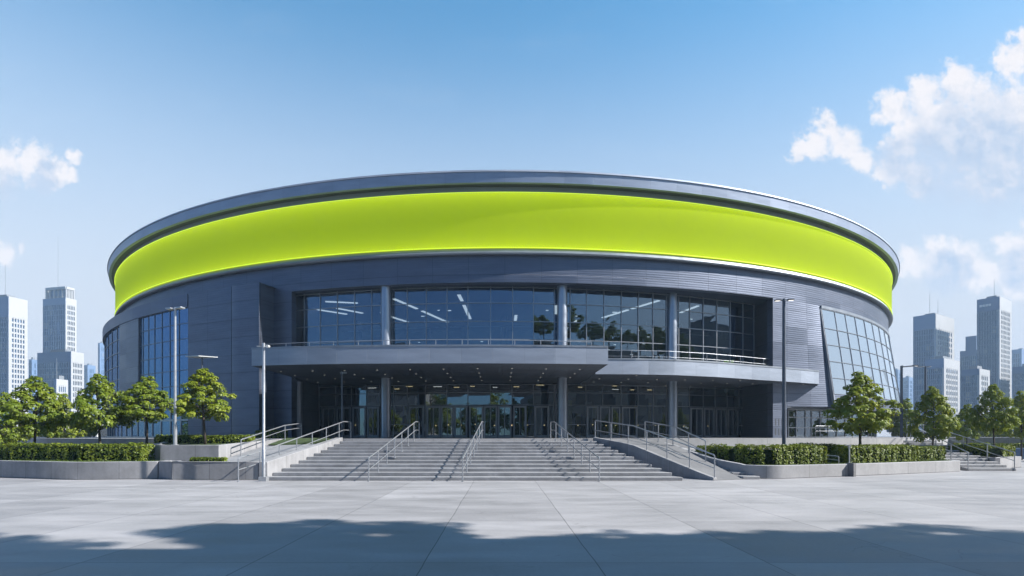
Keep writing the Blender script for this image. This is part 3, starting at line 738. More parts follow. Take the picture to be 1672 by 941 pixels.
b = MB(); b.arc(pp, lambda p: rs(p,4.0)-.02, lambda p: 45.2, 3.90, 3.998); part(b, 'overhang_soffit', M['soffit'])
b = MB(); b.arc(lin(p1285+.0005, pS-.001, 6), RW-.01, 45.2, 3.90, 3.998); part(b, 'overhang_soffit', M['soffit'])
gp = [phi_at(x, 46.9) for x in (1287,1300,1315,1325,1339,1352,1366,1380,1392,1405,1418,1428)] + lin(phi_at(1436,46.9), R_(72), 7)
curtain('curtain_wall', gp, lambda p,z: 46.9, HP, 3.9, [HP+.06, 2.45, 3.25, 3.86], M['glass_door'], M['framel'], mw=.07)
pane_back('inner_wall', lin(gp[0]-.02, R_(74), 16), 43.0, HP, 3.89, M['int'])
# vents low on the right pier
for q in range(3):
    for k in range(2):
        xq = 1265.5 + q*5.2; pv = phi_at(xq+1, RW)
        b = MB(); b.arc([pv-.0009, pv+.0012], RW+.012, RW+.002, 1.85+.72*k, 2.35+.72*k); part(b, 'vent', M['roofdark'])

# recess: wall left of the glass, jambs, slabs and rooms
b = MB(); b.arc(lin(phi_at(428,RW), phL, 5), RW, RW-.5, HP, 11.898); part(b, 'front_wall', M['clad'])
xL = P(phL, RW, 0)[0]; yL = P(phL, RW, 0)[1]; xR = P(phR, RW, 0)[0]; yR = P(phR, RW, 0)[1]
b = MB(); b.prism([(xR+.02,yR+.02),(xR+.52,yR+.25),(xR+.52,yR+7),(xR+.02,yR+7)], HP, 11.897); part(b, 'recess_wall', M['clad'])
b = MB(); b.prism([(xL-.5,yL+.25),(xL-.02,yL+.05),(xL-.02,yL+6),(xL-.5,yL+6)], HP, 11.897); part(b, 'recess_wall', M['clad'])
b = MB(); b.arc(lin(R_(-60), R_(72), 60), RW-.51, 28, 11.905, 12.1); part(b, 'upper_ceiling', M['intc'])
def rg(p, z=0):  # radius of the upper glass: flush on the left, set back on the right
    t = (p-phL)/(phR-phL); return 47.05 - .18*t - 1.45*max(0, t-.35)**1.2
b = MB(); b.arc(lin(phL+.003, phR+.004, 30), lambda p: rg(p)+.15, 28, 6.02, 6.20); part(b, 'floor_slab', M['intf'])
b = MB(); b.arc(lin(R_(-60), R_(72), 60), 31.0, 30.6, 6.2, 11.9); part(b, 'upper_inner_wall', M['int'])
b = MB(); b.arc(lin(R_(-50), R_(60), 50), 37.5, 37.2, HP, 5.9); part(b, 'lobby_inner_wall', M['int'])
b = MB(); b.arc(lin(phL+.003, phR+.004, 30), 43.4, 30, 5.70, 6.0); part(b, 'lobby_ceiling', M['intc'])
# upper curtain walls (three bays between the columns plus the end bay)
UP = [[477,497,523,551,579,607,625],[626,640,665,696,730,764,801,837,871,905,920],[921,931,957.6,986,1014.5,1042,1066,1088,1097],[1098,1108,1126,1148,1170,1192,1213,1231]]
UROWS = [6.25, 7.10, 8.33, 9.55, 10.78, 11.84]
# mullions at photo bearings, walked onto the varying radius
def phi_on(px, rf):
    p = phi_at(px, 46.8)
    for _ in range(6): p = phi_at(px, rf(p))
    return p
for k, xs in enumerate(UP):
    curtain('curtain_wall', [phi_on(x, rg) for x in xs], lambda p,z: rg(p), 6.2, 11.9, UROWS, M['glass_up'], M['framel'], mw=.05, md=.08)
# columns run from the terrace to the upper soffit
for px in (485.5, 630, 918, 1097.5):
    rr = {485.5: 46.6, 630: 47.42, 918: 47.12, 1097.5: 46.45}[px]
    p = phi_at(px, rr); x, y, _ = P(p, rr, 0)
    b = MB(); seg = [HP, 3.35, 3.38, 5.72] if px < 500 else [HP, 4.3, 4.33, 8.3, 8.33, 11.9]
    top = seg[-1]
    b.tube([(x,y,HP),(x,y,top)], .34, 28); b.tube([(x,y,HP),(x,y,HP+.12)], .37, 28); b.tube([(x,y,4.28),(x,y,4.31)], .346, 28)
    part(b, 'column', M['steel'])
# ceiling light strips upstairs
def strip(x0,y0,x1,y1,w=.24,z=11.86):
    b = MB(); b.bar((x0,y0,z),(x1,y1,z), .05, w, (0,1,0) if abs(x1-x0) > abs(y1-y0)*2 else (1,0,0)); part(b, 'ceiling_light', M['lampw'])
for a in ((-7.9,41.4,-6.7,44.6),(-6.4,45.4,-4.6,50.4),(-3.05,40.2,-2.95,42.0),(-2.9,43.4,-2.7,48.4),(11.7,41.9,10.3,44.6),(10.1,45.0,8.6,48.0),(-15.0,44.6,-12.8,46.6),(-13.0,44.4,-11.4,46.2),(-13.2,42.2,-10.9,42.7),(4.2,43.5,4.5,46.5),(15.2,43.6,14.6,46.0),(-9.6,47.0,-8.2,50.0),(1.2,47.0,1.2,50.0),(6.6,49.0,6.0,53.0)):
    strip(*a)
rs_ = random.Random(4)
for q in range(34):   # small spotlights under the upper ceiling
    p_ = R_(rs_.uniform(-18, 24)); r_ = rs_.uniform(33, 45); x_, y_, _ = P(p_, r_, 0); w_ = rs_.uniform(.06,.16)
    b = MB(); b.box((x_, y_, rs_.choice([11.86, 11.86, 9.6, 8.9])), (w_*2.2, w_, .04), p_); part(b, 'ceiling_light', M['lampw'])
for q, (zz, rr_) in enumerate([(9.7,36.5),(8.7,34.0),(10.6,40.0)]):   # gallery beams inside
    b = MB(); b.arc(lin(R_(-20), R_(27), 24), rr_, rr_-.5, zz, zz+.32); part(b, 'gallery_beam', M['intf'])
for q in range(-18, 26, 3):
    p_ = R_(q + rs_.uniform(-.8,.8)); r_ = rs_.uniform(35, 43); b = MB(); h_ = rs_.uniform(.9,2.3); b.arc(lin(p_-.012, p_+.012*rs_.uniform(.4,1.6), 3), r_, r_-.5, 6.2, 6.2+h_); part(b, 'counter', M['intf'] if q % 2 else M['int'])
# furniture-like dark counters upstairs, glazed kiosk glow
b = MB(); b.arc(lin(R_(-14), R_(-11), 4), 38.0, 37.6, 6.2, 7.6); part(b, 'kiosk_screen', simple('teal_screen', (.02,.10,.14), .4, emit=(.04,.22,.30), estr=.5))
for dg in range(-20, 30, 5):
    p = R_(dg); x, y, _ = P(p, 37.5, 0); b = MB(); b.tube([(x,y,6.2),(x,y,11.9)], .28, 14); part(b, 'inner_column', M['int'])

# ground floor: glazed lobby wall and the doors
RD = 43.2; DT = 4.02
GB = [([521,548,574,598.5,620],[(526,547.5),(550,573),(576,597.5),(600,619)]),
      ([622,643,665,694.5,729.5,764,800.5,836,871,905],[(668,692),(697,719),(720,741),(742,763),(766,789),(790,812),(813,835),(838,859),(873,896)]),
      ([907,927,956.5,983.5,1013.5,1041.5,1066.5,1088],[(958,977),(979,996),(998,1012.5),(1015,1040)]),
      ([1090,1106,1125.5,1148,1167.5,1187,1206.5,1222],[(1127,1147),(1149,1166),(1168.5,1186),(1188,1205)])]
for xs, doors in GB:
    phs = [phi_at(x, RD) for x in xs]
    curtain('lobby_glazing', phs, lambda p,z: RD, DT+.04, 5.66, [DT+.08, 5.02, 5.62], M['glass_door'], M['framel'], mw=.045)
    # fixed panes where there is no door
    cuts = [xs[0]] + [v for d in doors for v in d] + [xs[-1]]
    for i in range(0, len(cuts), 2):
        if cuts[i+1]-cuts[i] > 4:
            inner_ = [x for x in xs if cuts[i]+2 < x < cuts[i+1]-2]
            curtain('lobby_glazing', [phi_at(x, RD) for x in [cuts[i]+.3]+inner_+[cuts[i+1]-.3]], lambda p,z: RD, HP, DT+.03, [HP+.05, HP+1.0], M['glass_door'], M['framel'], mw=.045)
    for a, c in doors:
        pa, pb = phi_at(a, RD), phi_at(c, RD); A0 = Vector(P(pa, RD+.02, 0)); B0 = Vector(P(pb, RD+.02, 0)); d = (B0-A0); w = d.length; d.normalize()
        outv = Vector((d.y, -d.x, 0))
        b = MB(); fw = .11
        def bar2(s0, z0, s1, z1, wd):
            b.bar(A0+d*s0+Vector((0,0,z0)), A0+d*s1+Vector((0,0,z1)), wd, .09, outv)
        bar2(fw/2, HP+.01, fw/2, DT, fw); bar2(w-fw/2, HP+.01, w-fw/2, DT, fw); bar2(fw, DT-.06, w-fw, DT-.06, .12); bar2(fw, HP+.11, w-fw, HP+.11, .20)
        if w > .95: bar2(w/2, HP+.21, w/2, DT-.12, .05)
        dr = part(b, 'door', M['doorf'])
        g = MB(); q = [A0+d*fw+Vector((0,0,HP+.2)), A0+d*(w-fw)+Vector((0,0,HP+.2)), A0+d*(w-fw)+Vector((0,0,DT-.1)), A0+d*fw+Vector((0,0,DT-.1))]
        g.face([p_ - outv*.01 for p_ in q]); sub(g, 'glass', M['glass_door'], dr, fix=False)
        h = MB(); hs = w-fw-.03
        h.tube([A0+d*hs+outv*.10+Vector((0,0,HP+.85)), A0+d*hs+outv*.10+Vector((0,0,HP+1.25))], .02, 8)
        h.tube([A0+d*hs+outv*.03+Vector((0,0,HP+.90)), A0+d*hs+outv*.10+Vector((0,0,HP+.90))], .012, 6); h.tube([A0+d*hs+outv*.03+Vector((0,0,HP+1.2)), A0+d*hs+outv*.10+Vector((0,0,HP+1.2))], .012, 6)
        sub(h, 'handle', M['rail'], dr)
# lobby: mustard curtains and small warm lamps behind the doors
random.seed(11)
for k in range(18):
    p = R_(-16 + k*2.25 + random.uniform(-.6,.6)); r0 = random.uniform(38.2, 41.0); w = random.uniform(.003,.008)
    b = MB(); b.arc(lin(p-w, p+w, 4), r0, r0-.08, HP+.02, random.choice([3.6,4.2,4.6])); part(b, 'curtain', M['yel'])
for k in range(26):
    p = R_(-18.5 + k*1.75 + random.uniform(-.3,.3)); x, y, _ = P(p, random.uniform(40.5,42.4), 0)
    b = MB(); z = 2.62 + random.uniform(-.05,.05); b.tube([(x,y,z),(x,y,z+.07)], .05, 8); part(b, 'lamp', M['warm'])
for k in range(16):
    p = R_(-15 + k*2.4 + random.uniform(-.5,.5)); r0 = random.uniform(39,42.3); x, y, _ = P(p, r0, 0); a = random.uniform(.3,.7)
    b = MB(); b.box((x,y,5.68),(a,.14,.03), p); part(b, 'lamp', M['warm'] if k % 3 else M['lampw'])

# canopies
frontL = [(-14.0,31.55),(-11.5,31.0),(-8.5,30.62),(-5.0,30.42),(-1.5,30.38),(2.2,30.52),(5.83,30.85)]
zA, zB = 5.72, 6.66
def canopy(front_, backpts, z0, z1):
    b = MB(); poly = front_ + backpts; n = len(poly); u = 0
    for i in range(n):
        j = (i+1) % n; d = math.dist(poly[i], poly[j]); sm = i < len(front_)-1
        b.face([(*poly[i],z0),(*poly[j],z0),(*poly[j],z1),(*poly[i],z1)], [(u,z0),(u+d,z0),(u+d,z1),(u,z1)]); u += d
    b.face([(*p,z1) for p in poly], [(.5,.5)]*n)
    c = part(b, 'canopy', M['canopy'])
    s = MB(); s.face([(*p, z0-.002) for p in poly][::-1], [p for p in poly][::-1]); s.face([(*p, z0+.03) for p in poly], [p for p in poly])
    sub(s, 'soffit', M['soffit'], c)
    # dark drip line round the front edges
    t_ = MB()
    for i in range(len(front_)-1):
        t_.bar((*front_[i],z1+.02),(*front_[i+1],z1+.02), .1, .05, (0,-1,0))
    sub(t_, 'edge_trim', M['lip'], c)
    return c
backL = [(5.83,43.2)] + [P(phi_at(x, 43.15), 43.15, 0)[:2] for x in (900,819,720,620)] + [(-13.95,43.4),(-14.0,39.0)]
cL = canopy(frontL, backL, zA, zB)
frontR = [(5.86,35.2),(8.4,35.3),(11.06,35.75),(14.1,36.9),(17.6,38.75),(20.6,40.2),(23.6,41.9)]
backR = [(24.3,43.4),(22.0,42.9),(19.9,41.95),(19.35,42.2),(19.2,45.6),(14,44.0),(9,42.6),(5.86,42.1)]
cR = canopy(frontR, backR, 5.66, 6.60)
def inside(poly, x, y):
    c = False; n = len(poly)
    for i in range(n):
        (x0,y0),(x1,y1) = poly[i], poly[i-1]
        if (y0 > y) != (y1 > y) and x < (x1-x0)*(y-y0)/(y1-y0)+x0: c = not c
    return c
for cc, poly, z in ((cL, frontL+backL, zA), (cR, frontR+backR, 5.66)):
    for i in range(-7, 13):
        for j in range(5):
            x = i*2.0+.6; y = 32.6 + j*2.3 + abs(x)*.12
            if inside(poly, x-.4, y) and inside(poly, x+.4, y) and inside(poly, x, y-.5):
                b = MB(); b.tube([(x,y,z-.002),(x,y,z-.02)], .05, 10); sub(b, 'downlight', M['down'], cc)
# railings on the canopy roofs
def railing(pts, z, h, name='railing', every=1):
    b = MB()
    for i in range(len(pts)-1):
        b.tube([(*pts[i],z+h),(*pts[i+1],z+h)], .020, 6); b.tube([(*pts[i],z+h*.55),(*pts[i+1],z+h*.55)], .013, 6)
    for i, p in enumerate(pts):
        b.tube([(*p,z),(*p,z+h)], .025, 6)
    return part(b, name, M['rail'])
railing([(x, 34.2+.012*(x+3)**2) for x in lin(-15.2, 5.6, 13)], zB, .98)
railing([(6.2,37.2),(8.6,37.25),(11.2,37.7),(14.1,38.7),(17.0,40.1),(19.2,41.3),(21.6,42.45)], 6.60, .86)

# ------------------------------------------------------------------ foliage
def leaf(b, c, nrm, size, rnd):
    nrm = nrm.normalized(); t = nrm.cross(Vector((rnd.uniform(-1,1), rnd.uniform(-1,1), rnd.uniform(-1,1))))
    if t.length < 1e-3: t = nrm.orthogonal()
    t.normalize(); s = nrm.cross(t)
    L = size; W = size*.72
    pts = [c - t*L*.5, c - t*L*.12 + s*W*.5 + nrm*L*.06, c + t*L*.28 + s*W*.36 + nrm*L*.03, c + t*L*.55, c + t*L*.28 - s*W*.36 + nrm*L*.03, c - t*L*.12 - s*W*.5 + nrm*L*.06]
    b.face(pts)
def crown_profile(t):
    return (0.55 + 0.45*math.sin(min(1, t/.26)*math.pi/2)) if t < .26 else max(.10, 1 - ((t-.26)/.74)**1.25*.92)
def make_tree(name, seed, mat, H=4.2, W=3.0, trunk_h=1.72, n_clump=86, n_leaf=125, lsz=.112, rtrunk=.062):
    rnd = random.Random(seed)
    root = empty(name)
    b = MB(); lean = rnd.uniform(-.05,.05)
    spine = [(lean*t_*2, rnd.uniform(-.02,.02), t_) for t_ in (0, trunk_h*.5, trunk_h, trunk_h+(H-trunk_h)*.35, trunk_h+(H-trunk_h)*.65, H*.93)]
    b.tube(spine, [rtrunk*1.25, rtrunk, rtrunk*.9, rtrunk*.6, rtrunk*.36, rtrunk*.12], 9)
    tips = []
    for k in range(13):
        h0 = trunk_h*.82 + (H-trunk_h)*(k/13.0)*.62; a = k*2.4 + rnd.uniform(-.4,.4)
        t_ = max(0, min(1, (h0+.55-trunk_h)/(H-trunk_h))); rr = W/2*crown_profile(t_)*rnd.uniform(.72,1.0)
        p0 = Vector((lean*h0, 0, h0)); p2 = Vector((math.cos(a)*rr, math.sin(a)*rr, h0+.42*rr+rnd.uniform(.1,.35)))
        p1 = p0.lerp(p2, .5) + Vector((0,0,.02*rr)) - Vector((0,0,.10))
        b.tube([p0, p1, p2], [rtrunk*.42, rtrunk*.28, rtrunk*.09], 6)
        for q in range(2):
            a2 = a + rnd.uniform(-.8,.8); e = p1.lerp(p2, .3) ; b.tube([e, e+Vector((math.cos(a2)*rr*.4, math.sin(a2)*rr*.4, rr*.3))], [rtrunk*.18, rtrunk*.06], 5)
    b.build('trunk', M['bark'], root, fix=False)
    c = MB(); cl = []
    tries = 0
    while len(cl) < n_clump and tries < 4000:
        tries += 1
        t_ = rnd.random()**.85; a = rnd.uniform(0, 2*math.pi); rmax = W/2*crown_profile(t_)
        wob = 1 + .16*math.sin(a*3+seed) + .12*math.sin(a*5+seed*2+t_*6)
        r = rmax*wob*math.sqrt(rnd.uniform(.22, 1.0)); z = trunk_h*.88 + t_*(H-trunk_h*.88)*.97 - .10*r
        p = Vector((math.cos(a)*r + lean*z, math.sin(a)*r, z)); s = rnd.uniform(.17,.33)*(W/3.0)*(1.0 if t_ < .8 else .75)
        if any((p-q[0]).length < (s+q[1])*.62 for q in cl): continue
        cl.append((p, s))
    for p, s in cl:
        axis = Vector((p.x, p.y, max(.1, (p.z-trunk_h)*.5))).normalized()
        for k in range(int(n_leaf*(s/.26)**1.6*(3.0/W)**1.2)):
            d = Vector((rnd.gauss(0,1), rnd.gauss(0,1), rnd.gauss(0,1))).normalized()
            if d.z < -.25 and rnd.random() < .6: d.z = -d.z
            q = p + Vector((d.x*s*1.12, d.y*s*1.12, d.z*s*.72))*rnd.uniform(.72,1.08)
            nrm = d*.75 + axis*.35 + Vector((0,0,.45)) + Vector((rnd.gauss(0,.28), rnd.gauss(0,.28), rnd.gauss(0,.28)))
            leaf(c, q, nrm, lsz*rnd.uniform(.75,1.3), rnd)
    c.build('crown', mat, root, fix=False)
    root['_h'] = H
    return root
protos = [make_tree('maple_tree', 3, M['leafy']), make_tree('maple_tree', 8, M['leaf']), make_tree('maple_tree', 21, M['leaf'], W=3.2), make_tree('maple_tree', 34, M['leafy'], W=2.9)]
used = [False]*4
def place_tree(k, px, Y, zb, top_py, label, rz, wscale=1.0, group='young maple trees around the plaza', x=None, top=None):
    o = protos[k] if not used[k] else copy_tree(protos[k]); used[k] = True
    zt = Z_at(top_py, Y) if top is None else top
    s = (zt - zb)/4.2
    o.location = (X_at(px, Y) if x is None else x, Y, zb); o.scale = (s*wscale, s*wscale, s); o.rotation_euler = (0,0,rz); tag(o, label, 'tree', group)
    return o
# in planters, left to right
place_tree(0, 335, 26.6, 1.40, 601, 'bright maple tree in the raised planter, nearest the stairs on the left', .6, 1.0)
place_tree(1, 240, 28.0, 1.40, 613, 'maple tree behind the tall double headed lamp post on the left', 2.1, .98)
place_tree(2, 165, 27.2, .70, 609, 'dark maple tree at the right end of the long left hedge', 1.0, .86)
place_tree(1, 55, 26.9, .70, 612, 'wide dark maple tree behind the left hedge before the pale tower', 4.2, .90)
place_tree(2, 8, 31.5, .0, 640, 'half cut off maple tree at the left edge behind the hedge', 2.9, .75)
place_tree(3, 103, 38.0, .0, 644, 'small pale maple tree between the two big trees on the left', .3, .72)
place_tree(0, 31, 42.0, .0, 668, 'small dim maple tree far behind the left hedge', 5.1, .9)
place_tree(3, 1405, 27.9, .50, 609, 'full maple tree standing in the right planter before the slanted glass', 1.9, .98)
place_tree(0, 1522, 33.0, .0, 630, 'maple tree behind the side stairs at the right end of the planter', 3.3, .70)
place_tree(2, 1624, 33.4, .60, 626, 'maple tree growing from the small square planter on the far right', 5.0, .68)
place_tree(1, 1578, 47.0, .0, 659, 'slim dim maple tree between the two right hand trees', 1.3, .7)
place_tree(3, 1668, 42.0, .0, 640, 'maple tree cut off by the right edge of the picture', 2.4, .7)
place_tree(1, 1478, 56.0, .0, 650, 'hazy maple tree right beside the foot of the slanted glass', .9, .8)
BG = 'far street trees behind the plaza'
for i, (px, Y, top, lb) in enumerate([(76,70,672,'far street tree low behind the left maples'),(140,78,676,'far street tree beside the left edge of the arena'),
        (1548,75,676,'far street tree between the right towers'),(1610,80,674,'far street tree below the tallest right tower'),(1648,66,672,'far street tree near the right edge')]):
    place_tree(i % 4, px, Y, 0, top, lb, i*1.7, 1.0, BG)

def make_hedge(label, path, w, h, zb, seed, group='clipped hedges in the planters', dens=1.0, name='hedge', lump=1.0, lsz=.082):
    """hedge along a path: a dark lumpy core wrapped in leaves, one mesh per material part"""
    rnd = random.Random(seed); V = [Vector((p[0],p[1],0)) for p in path]
    L = [0]
    for i in range(1, len(V)): L.append(L[-1]+(V[i]-V[i-1]).length)
    def at(s):
        for i in range(1, len(V)):
            if s <= L[i]+1e-6:
                d = (V[i]-V[i-1]).normalized(); return V[i-1].lerp(V[i], (s-L[i-1])/(L[i]-L[i-1])), d
        return V[-1], (V[-1]-V[-2]).normalized()
    root = empty(name, (V[0].x, V[0].y, zb)); tag(root, label, 'hedge', group)
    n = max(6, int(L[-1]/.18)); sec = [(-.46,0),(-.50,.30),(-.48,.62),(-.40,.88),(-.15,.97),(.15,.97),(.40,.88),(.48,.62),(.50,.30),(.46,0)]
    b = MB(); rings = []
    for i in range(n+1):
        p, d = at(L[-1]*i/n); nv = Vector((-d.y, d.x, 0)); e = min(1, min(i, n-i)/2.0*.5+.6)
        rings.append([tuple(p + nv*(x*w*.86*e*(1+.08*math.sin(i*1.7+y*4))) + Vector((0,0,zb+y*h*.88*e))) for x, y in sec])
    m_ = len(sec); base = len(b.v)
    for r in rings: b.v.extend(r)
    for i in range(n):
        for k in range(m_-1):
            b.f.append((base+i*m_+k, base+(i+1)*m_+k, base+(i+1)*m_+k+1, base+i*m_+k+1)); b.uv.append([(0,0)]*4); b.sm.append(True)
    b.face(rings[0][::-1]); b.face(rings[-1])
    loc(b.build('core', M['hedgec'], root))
    c = MB()
    # shrub lumps along the hedge, each a mass of leaves
    lumps = []; s_ = 0.12
    while s_ < L[-1]:
        lumps.append((s_, rnd.uniform(.86,1.14), rnd.uniform(-.04,.04)*lump)); s_ += rnd.uniform(.28,.52)
    per = w + 2*h
    N = int(L[-1]*per*400*dens)
    for k in range(N):
        s = rnd.uniform(-.06, L[-1]+.06); sc_ = min(max(s,0),L[-1]); p, d = at(sc_); nv = Vector((-d.y,d.x,0))
        u = rnd.uniform(0, per)
        near = min(lumps, key=lambda q: abs(q[0]-s)); dd = abs(near[0]-s)/.26
        bulge = (1 - .16*lump*min(1, dd*dd))*near[1]
        bz = 1 - .05*lump*min(1, dd*dd)
        j = rnd.uniform(.90,1.07)
        if u < h: off = -nv*(w/2)*bulge*j; z = u; nrm = -nv + Vector((0,0,.45))
        elif u < h+w: off = nv*((u-h)-w/2)*bulge; z = h*bz*j*near[1]**.6; nrm = Vector((0,0,1))
        else: off = nv*(w/2)*bulge*j; z = u-h-w; nrm = nv + Vector((0,0,.45))
        # rounded shoulders
        if z > h*.82 and abs(off.dot(nv)) > w*.40: off *= .92
        q = p + off + d*(s-sc_) + Vector((0,0,zb+max(.03,z)))
        nrm = nrm + Vector((rnd.gauss(0,.42), rnd.gauss(0,.42), rnd.gauss(0,.35)))
        leaf(c, q, nrm, lsz*rnd.uniform(.75,1.35), rnd)
    for e0 in (0, L[-1]):
        p, d = at(e0); sg = -1 if e0 == 0 else 1; nv = Vector((-d.y,d.x,0))
        for k in range(int(w*h*650*dens)):
            q = p + d*sg*rnd.uniform(.0,.08) + nv*rnd.uniform(-.5,.5)*w + Vector((0,0,zb+rnd.uniform(.03,1)*h))
            leaf(c, q, d*sg + Vector((rnd.gauss(0,.4), rnd.gauss(0,.4), .4+rnd.gauss(0,.3))), lsz*rnd.uniform(.75,1.35), rnd)
    loc(c.build('leaves', M['hedge'], root, fix=False))
    return root
make_hedge('long dark clipped hedge in the low planter at the left', [(-27.5,27.4),(-21.8,25.5),(-18.0,24.75),(-15.6,24.75)], .95, .72, .69, 1)
make_hedge('light green hedge in the raised planter beneath the lamp post', [(-17.2,28.6),(-14.6,27.6),(-12.3,27.6)], .8, .42, 1.38, 2, lump=1.5)
make_hedge('tiny ground shrub on top of the square planter block by the stairs', [(-12.9,23.6),(-11.6,23.55)], .34, .19, .70, 3, dens=1.6, lump=2)
make_hedge('lush clipped hedge in the rounded nose of the right planter', [(9.75,27.2),(10.6,25.6),(11.7,25.0),(14.6,26.1)], .95, .82, .50, 4, lump=1.6)
make_hedge('dark set back hedge behind the two front hedges of the right planter', [(14.6,27.9),(17.2,28.9)], .8, .84, .50, 5)
make_hedge('clipped hedge under the maple tree in the right planter', [(16.0,26.55),(19.2,27.9),(20.6,28.6)], .95, .80, .50, 6, lump=1.5)
make_hedge('dark hedge at the right end of the long planter by the side stairs', [(21.0,29.4),(23.4,30.3)], .8, .72, .50, 7)
make_hedge('squared dark hedge in the small planter on the far right', [(27.2,33.9),(27.9,31.95),(29.3,32.75)], .85, .62, .58, 8)
make_hedge('low wild shrub against the dark wall left of the entrance', [(-14.3,33.0),(-12.7,33.2)], .5, .45, HP, 9, lump=2)

# grass in the planters (nobody could count it)
def grass(regions, seed, name='grass', n_per=420, hgt=.07):
    rnd = random.Random(seed); b = MB()
    for poly, z in regions:
        xs = [p[0] for p in poly]; ys = [p[1] for p in poly]
        area = (max(xs)-min(xs))*(max(ys)-min(ys))
        for k in range(int(area*n_per)):
            x = rnd.uniform(min(xs),max(xs)); y = rnd.uniform(min(ys),max(ys))
            if not inside(poly, x, y): continue
            a = rnd.uniform(0,6.28); dx, dy = math.cos(a)*.012, math.sin(a)*.012; h = hgt*rnd.uniform(.5,1.3); lx, ly = rnd.gauss(0,.02), rnd.gauss(0,.02)
            b.face([(x-dx,y-dy,z),(x+dx,y+dy,z),(x+lx,y+ly,z+h)])
    tag(b.build(name, M['grass'], fix=False), 'short green grass growing in the planters', 'grass', kind='stuff')
grass([([(-22,24.75),(-17.3,23.35),(-14.7,23.95),(-14.7,24.6),(-18,24.4),(-22,25.3)], .69),
       ([(11.2,24.1),(15.6,25.5),(23.0,28.7),(23.6,30),(20,28.2),(15,26.6),(11.3,25.0)], .505)], 5)
b = MB(); b.prism([(-11.6,28.0),(-9.35,28.6),(-9.15,30.35),(-11.6,30.35)], 1.35, [1.38,1.50,1.69,1.69]); tag(b.build('lawn', M['soil']), kind='structure')

# ------------------------------------------------------------------ lamps and poles
def lathe_pole(b, x, y, z0, z1, r0, r1):
    b.tube([(x,y,z0),(x,y,z0+.9),(x,y,z0+.92),(x,y,z1)], [r0*1.35,r0*1.35,r0,r1], 14)
def lamp_post(label, x, y, z0, z1, r, mat, heads, group='street lamps on the plaza', name='street_lamp', lensmat=None):
    root = empty(name, (x,y,z0)); tag(root, label, 'lamp', group)
    b = MB(); lathe_pole(b, x, y, z0, z1, r, r*.8); b.tube([(x,y,z0),(x,y,z0+.03)], r*2.4, 14); loc(b.build('pole', mat, root))
    for ang, ln, wd, tilt in heads:
        d = Vector((math.cos(ang), math.sin(ang), 0)); b = MB()
        s0 = Vector((x,y,z1-.06)); b.tube([s0, s0+d*.18+Vector((0,0,tilt*.18))], .03, 8)
        a0 = s0+d*.14+Vector((0,0,tilt*.14)); a1 = s0+d*(.14+ln)+Vector((0,0,tilt*(.14+ln)))
        b.bar(a0, a1, wd, .06, (0,0,1)); hd = loc(b.build('lamp_head', mat, root, bevel=.015))
        l = MB(); l.bar(a0.lerp(a1,.25)-Vector((0,0,.036)), a0.lerp(a1,.95)-Vector((0,0,.036)), wd*.7, .012, (0,0,1)); ll = l.build('lens', lensmat or M['lens'], hd)
    return root
lamp_post('tall pale lamp post with two flat heads in the raised left planter', X_at(286,25.5), 25.5, 1.38, Z_at(502,25.5), .062, M['pole'], [(R_(-20),.34,.24,.02),(R_(160),.34,.24,.05)])
lamp_post('tall dark lamp post with two small heads behind the right hedge', X_at(1280,27), 27.0, .50, Z_at(488,27), .088, M['poled'], [(R_(185),.30,.2,-.05),(R_(-10),.30,.2,.0)], lensmat=M['lampw'])
# bare pole with camera at the stair foot
x, y = X_at(431.5,22.5), 22.45
root = empty('camera_pole', (x,y,0)); tag(root, 'pale steel pole with a small camera at the left foot of the stairs', 'pole')
b = MB(); b.tube([(x,y,.003),(x,y,1.25),(x,y,1.27),(x,y,5.5)], [.066,.066,.055,.052], 14); b.box((x,y,.09),(.30,.30,.17)); loc(b.build('pole', M['pole'], root))
b = MB(); b.tube([(x+.05,y,5.36),(x+.2,y,5.36)], .02, 8); b.tube([(x+.17,y-.09,5.36),(x+.17,y+.08,5.37)], .055, 12); loc(b.build('camera', M['white'], root))
b = MB(); b.tube([(x-.05,y,5.36),(x-.26,y,5.36)], .014, 8); b.box((x-.22,y,5.37),(.1,.07,.04)); loc(b.build('bracket', M['pole'], root))
# flat twin-panel lamp behind the left tree
x, y = X_at(330,33.0), 33.0; z = Z_at(584,33)
root = empty('street_lamp', (x,y,HP)); tag(root, 'short lamp with a wide flat lit panel above the brightest left tree', 'lamp', 'street lamps on the plaza')
b = MB(); b.tube([(x,y,HP),(x,y,z)], .045, 10); loc(b.build('pole', M['poled'], root))
b = MB(); b.prism([(x-.85,y-.25),(x+.05,y-.5),(x+.9,y+.05),(x-.2,y+.35)], z, z+.05); hd = loc(b.build('lamp_head', M['white'], root))
b = MB(); b.prism([(x-.72,y-.22),(x+.05,y-.42),(x+.76,y+.04),(x-.18,y+.28)], z-.02, z-.004); b.build('lens', M['lens'], hd)
# thin pole on the terrace
x, y = X_at(558.5,32.2), 32.2
root = empty('signal_pole', (x,y,HP)); tag(root, 'thin dark pole standing on the terrace before the left doors', 'pole')
b = MB(); b.tube([(x,y,HP),(x,y,Z_at(606,y))], .05, 10); loc(b.build('pole', M['poled'], root))
b = MB(); b.bar((x-.12,y,Z_at(609,y)),(x+.28,y-.1,Z_at(609.5,y)), .03, .05, (0,0,1)); loc(b.build('crossbar', M['pole'], root))
